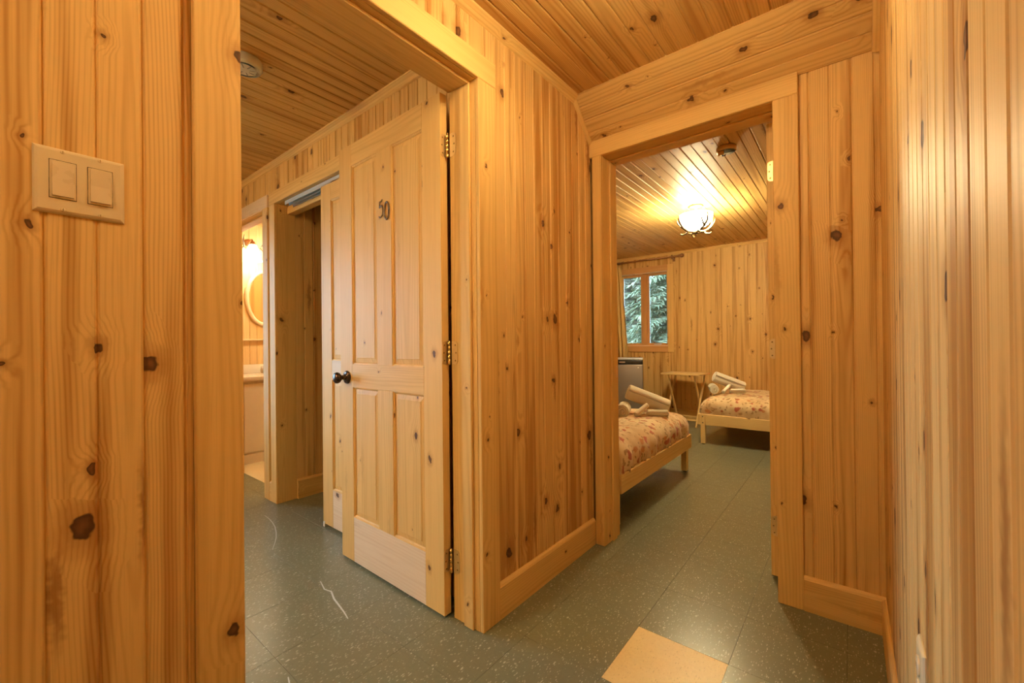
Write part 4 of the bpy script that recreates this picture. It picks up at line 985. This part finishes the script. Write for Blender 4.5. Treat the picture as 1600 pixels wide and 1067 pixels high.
# oval mirror
mi = empty('wall_mirror', (BWX, 1.80, 1.55), 'oval bathroom mirror with a wide pale frame', 'mirror')
def ellipse_ring(name, prof, a, b, mat, parent, n=56):
    vs, fs = [], []; m_ = len(prof)
    for off, d in prof:
        for i in range(n):
            t = 2 * math.pi * i / n; vs.append((BWX + d, 1.80 + (a + off) * math.cos(t), 1.55 + (b + off) * math.sin(t)))
    for j in range(m_ - 1):
        for i in range(n): fs.append((j * n + i, j * n + (i + 1) % n, (j + 1) * n + (i + 1) % n, (j + 1) * n + i))
    if prof[-1][0] < -a * .9: pass
    return link(name, mesh(name, vs, fs, mat, True), Matrix.Identity(4), parent)
ellipse_ring('frame', [(0, .001), (.002, .014), (-.008, .024), (-.022, .026), (-.034, .020), (-.040, .010), (-.038, .004)],   .180, .288, M_FRAME, mi)
n = 56; vs = [(BWX + .007, 1.80 + .144 * math.cos(2 * math.pi * i / n), 1.55 + .252 * math.sin(2 * math.pi * i / n)) for i in range(n)]
vs += [(BWX + .003, y, z) for x, y, z in vs]
link('glass', mesh('glass', vs, [tuple(range(n)), tuple(range(n, 2 * n))] + [(i, (i + 1) % n, (i + 1) % n + n, i + n) for i in range(n)], M_MIRROR), Matrix.Identity(4), mi)
# sconce
sc = empty('wall_sconce', (BWX, 1.655, 2.06), 'lit bell-shaped glass sconce with antlers above the bathroom mirror', 'wall light')
lathe('back_plate', [(.001, 0), (.05, 0), (.05, .008), (.03, .016), (.001, .018)], M_ROD, frame_from((1, 0, 0), (0, 1, 0), (BWX + .001, 1.655, 2.09)), sc, 24)
tube('arm', [(BWX + .015, 1.655, 2.09), (BWX + .07, 1.655, 2.125), (BWX + .11, 1.655, 2.12), (BWX + .12, 1.655, 2.07)], .007, M_ROD, sc)
gm = M_BULB.copy(); gm.name = 'sconce_glass'; gm.node_tree.nodes['Principled BSDF'].inputs['Emission Strength'].default_value = LAMP_BATH
gm.node_tree.nodes['Principled BSDF'].inputs['Emission Color'].default_value = (1, .88, .62, 1)
pr = [(.020, .090), (.030, .086), (.046, .054), (.058, .012), (.066, -.036), (.078, -.064), (.082, -.074)]
lathe('glass_shade', pr + [(r - .004, z - .001) for r, z in pr][::-1] + [pr[0]], gm, Matrix.Translation((BWX + .12, 1.655, 1.98)), sc, 30)
lathe('socket', [(.001, .125), (.014, .124), (.024, .105), (.022, .086), (.001, .085)], M_ROD, Matrix.Translation((BWX + .12, 1.655, 1.98)), sc, 18)
for sgn in (-1, 1):
    tubes('antler', [([(BWX + .03, 1.655 + sgn * .02, 2.07), (BWX + .10, 1.655 + sgn * .07, 2.05), (BWX + .15, 1.655 + sgn * .095, 2.09), (BWX + .16, 1.655 + sgn * .09, 2.15)], [.008, .007, .006, .002]), ([(BWX + .10, 1.655 + sgn * .07, 2.05), (BWX + .12, 1.655 + sgn * .11, 2.0), (BWX + .15, 1.655 + sgn * .115, 1.95)], [.006, .005, .002])], M_ANT, sc)

# ------------------------------------------------------------------ outdoors
gr = box_mesh_parts('ground', [((-30, 6.2, -.75), (25, 45, -.55))], M_SOIL); tag(gr, 'mossy ground outside the bedroom window', 'ground', kind='structure')
gr = box_mesh_parts('ground', [((-30, -30, -.75), (-5.0, 6.2, -.55))], M_SOIL); tag(gr, 'ground outside the window behind door 50', 'ground', kind='structure')
def spruce(x, y, h, r, seed, mat, label):
    rnd = random.Random(seed)
    t = empty('spruce_tree', (x, y, -.56), label, 'tree', 'spruces outside the bedroom window')
    lathe('trunk', [(.13, 0), (.10, h * .3), (.05, h * .8), (.004, h)], M_BARK, Matrix.Translation((x, y, -.56)), t, 10)
    vs, fs = [], []
    zb = .25
    while zb < h * .98:
        rr = r * (1 - zb / h) ** .8 + .08; nb = 12
        for k in range(nb):
            a = rnd.uniform(0, 6.283); L = rr * rnd.uniform(.75, 1.1); dr_ = rnd.uniform(.25, .5)
            d = Vector((math.cos(a), math.sin(a), 0)); sd2 = Vector((-d.y, d.x, 0))
            ns = max(4, int(L * 13))
            for s in range(1, ns + 1):
                q = s / ns; p = Vector((x, y, -.56 + zb)) + d * (L * q) + Vector((0, 0, -dr_ * L * q * q + .08 * q))
                tw = .30 * (1 - q * .65) * min(1, L)
                for sg in (-1, 1):
                    for e in range(3):
                        e1 = p + sd2 * sg * tw * rnd.uniform(.5, 1.05) + d * rnd.uniform(.03, .16) + Vector((0, 0, rnd.uniform(-.13, .03)))
                        b0 = p + d * .028; b1 = p - d * .028 + Vector((0, 0, .014))
                        i = len(vs); vs += [b0, b1, e1]; fs.append((i, i + 1, i + 2))
        zb += .17
    o = link('foliage', mesh('foliage', vs, fs, mat), Matrix.Identity(4), t); o['kind'] = 'stuff'
    return t
spruce(-2.75, 8.9, 6.2, 1.5, 1, M_NEED, 'dense green spruce right behind the window glass')
spruce(-4.35, 10.0, 7.2, 1.8, 2, M_NEED2, 'pale green spruce seen through the left pane')
spruce(-1.9, 11.6, 7.5, 1.9, 3, M_NEED2, 'pale spruce set back behind the dense green one')
spruce(-5.9, 12.8, 8.0, 2.1, 4, M_NEED, 'tall spruce farther back to the left of the window view')
spruce(-3.9, 13.8, 8.5, 2.2, 5, M_NEED2, 'farthest pale spruce behind the others')
spruce(-3.35, 11.2, 7.0, 1.7, 6, M_NEED2, 'pale spruce between the two nearest spruces')
spruce(-5.2, 15.6, 9.0, 2.5, 7, M_NEED2, 'broad pale spruce at the very back')
spruce(-7.6, 16.0, 9.5, 2.6, 8, M_NEED, 'broad dark spruce at the far left')
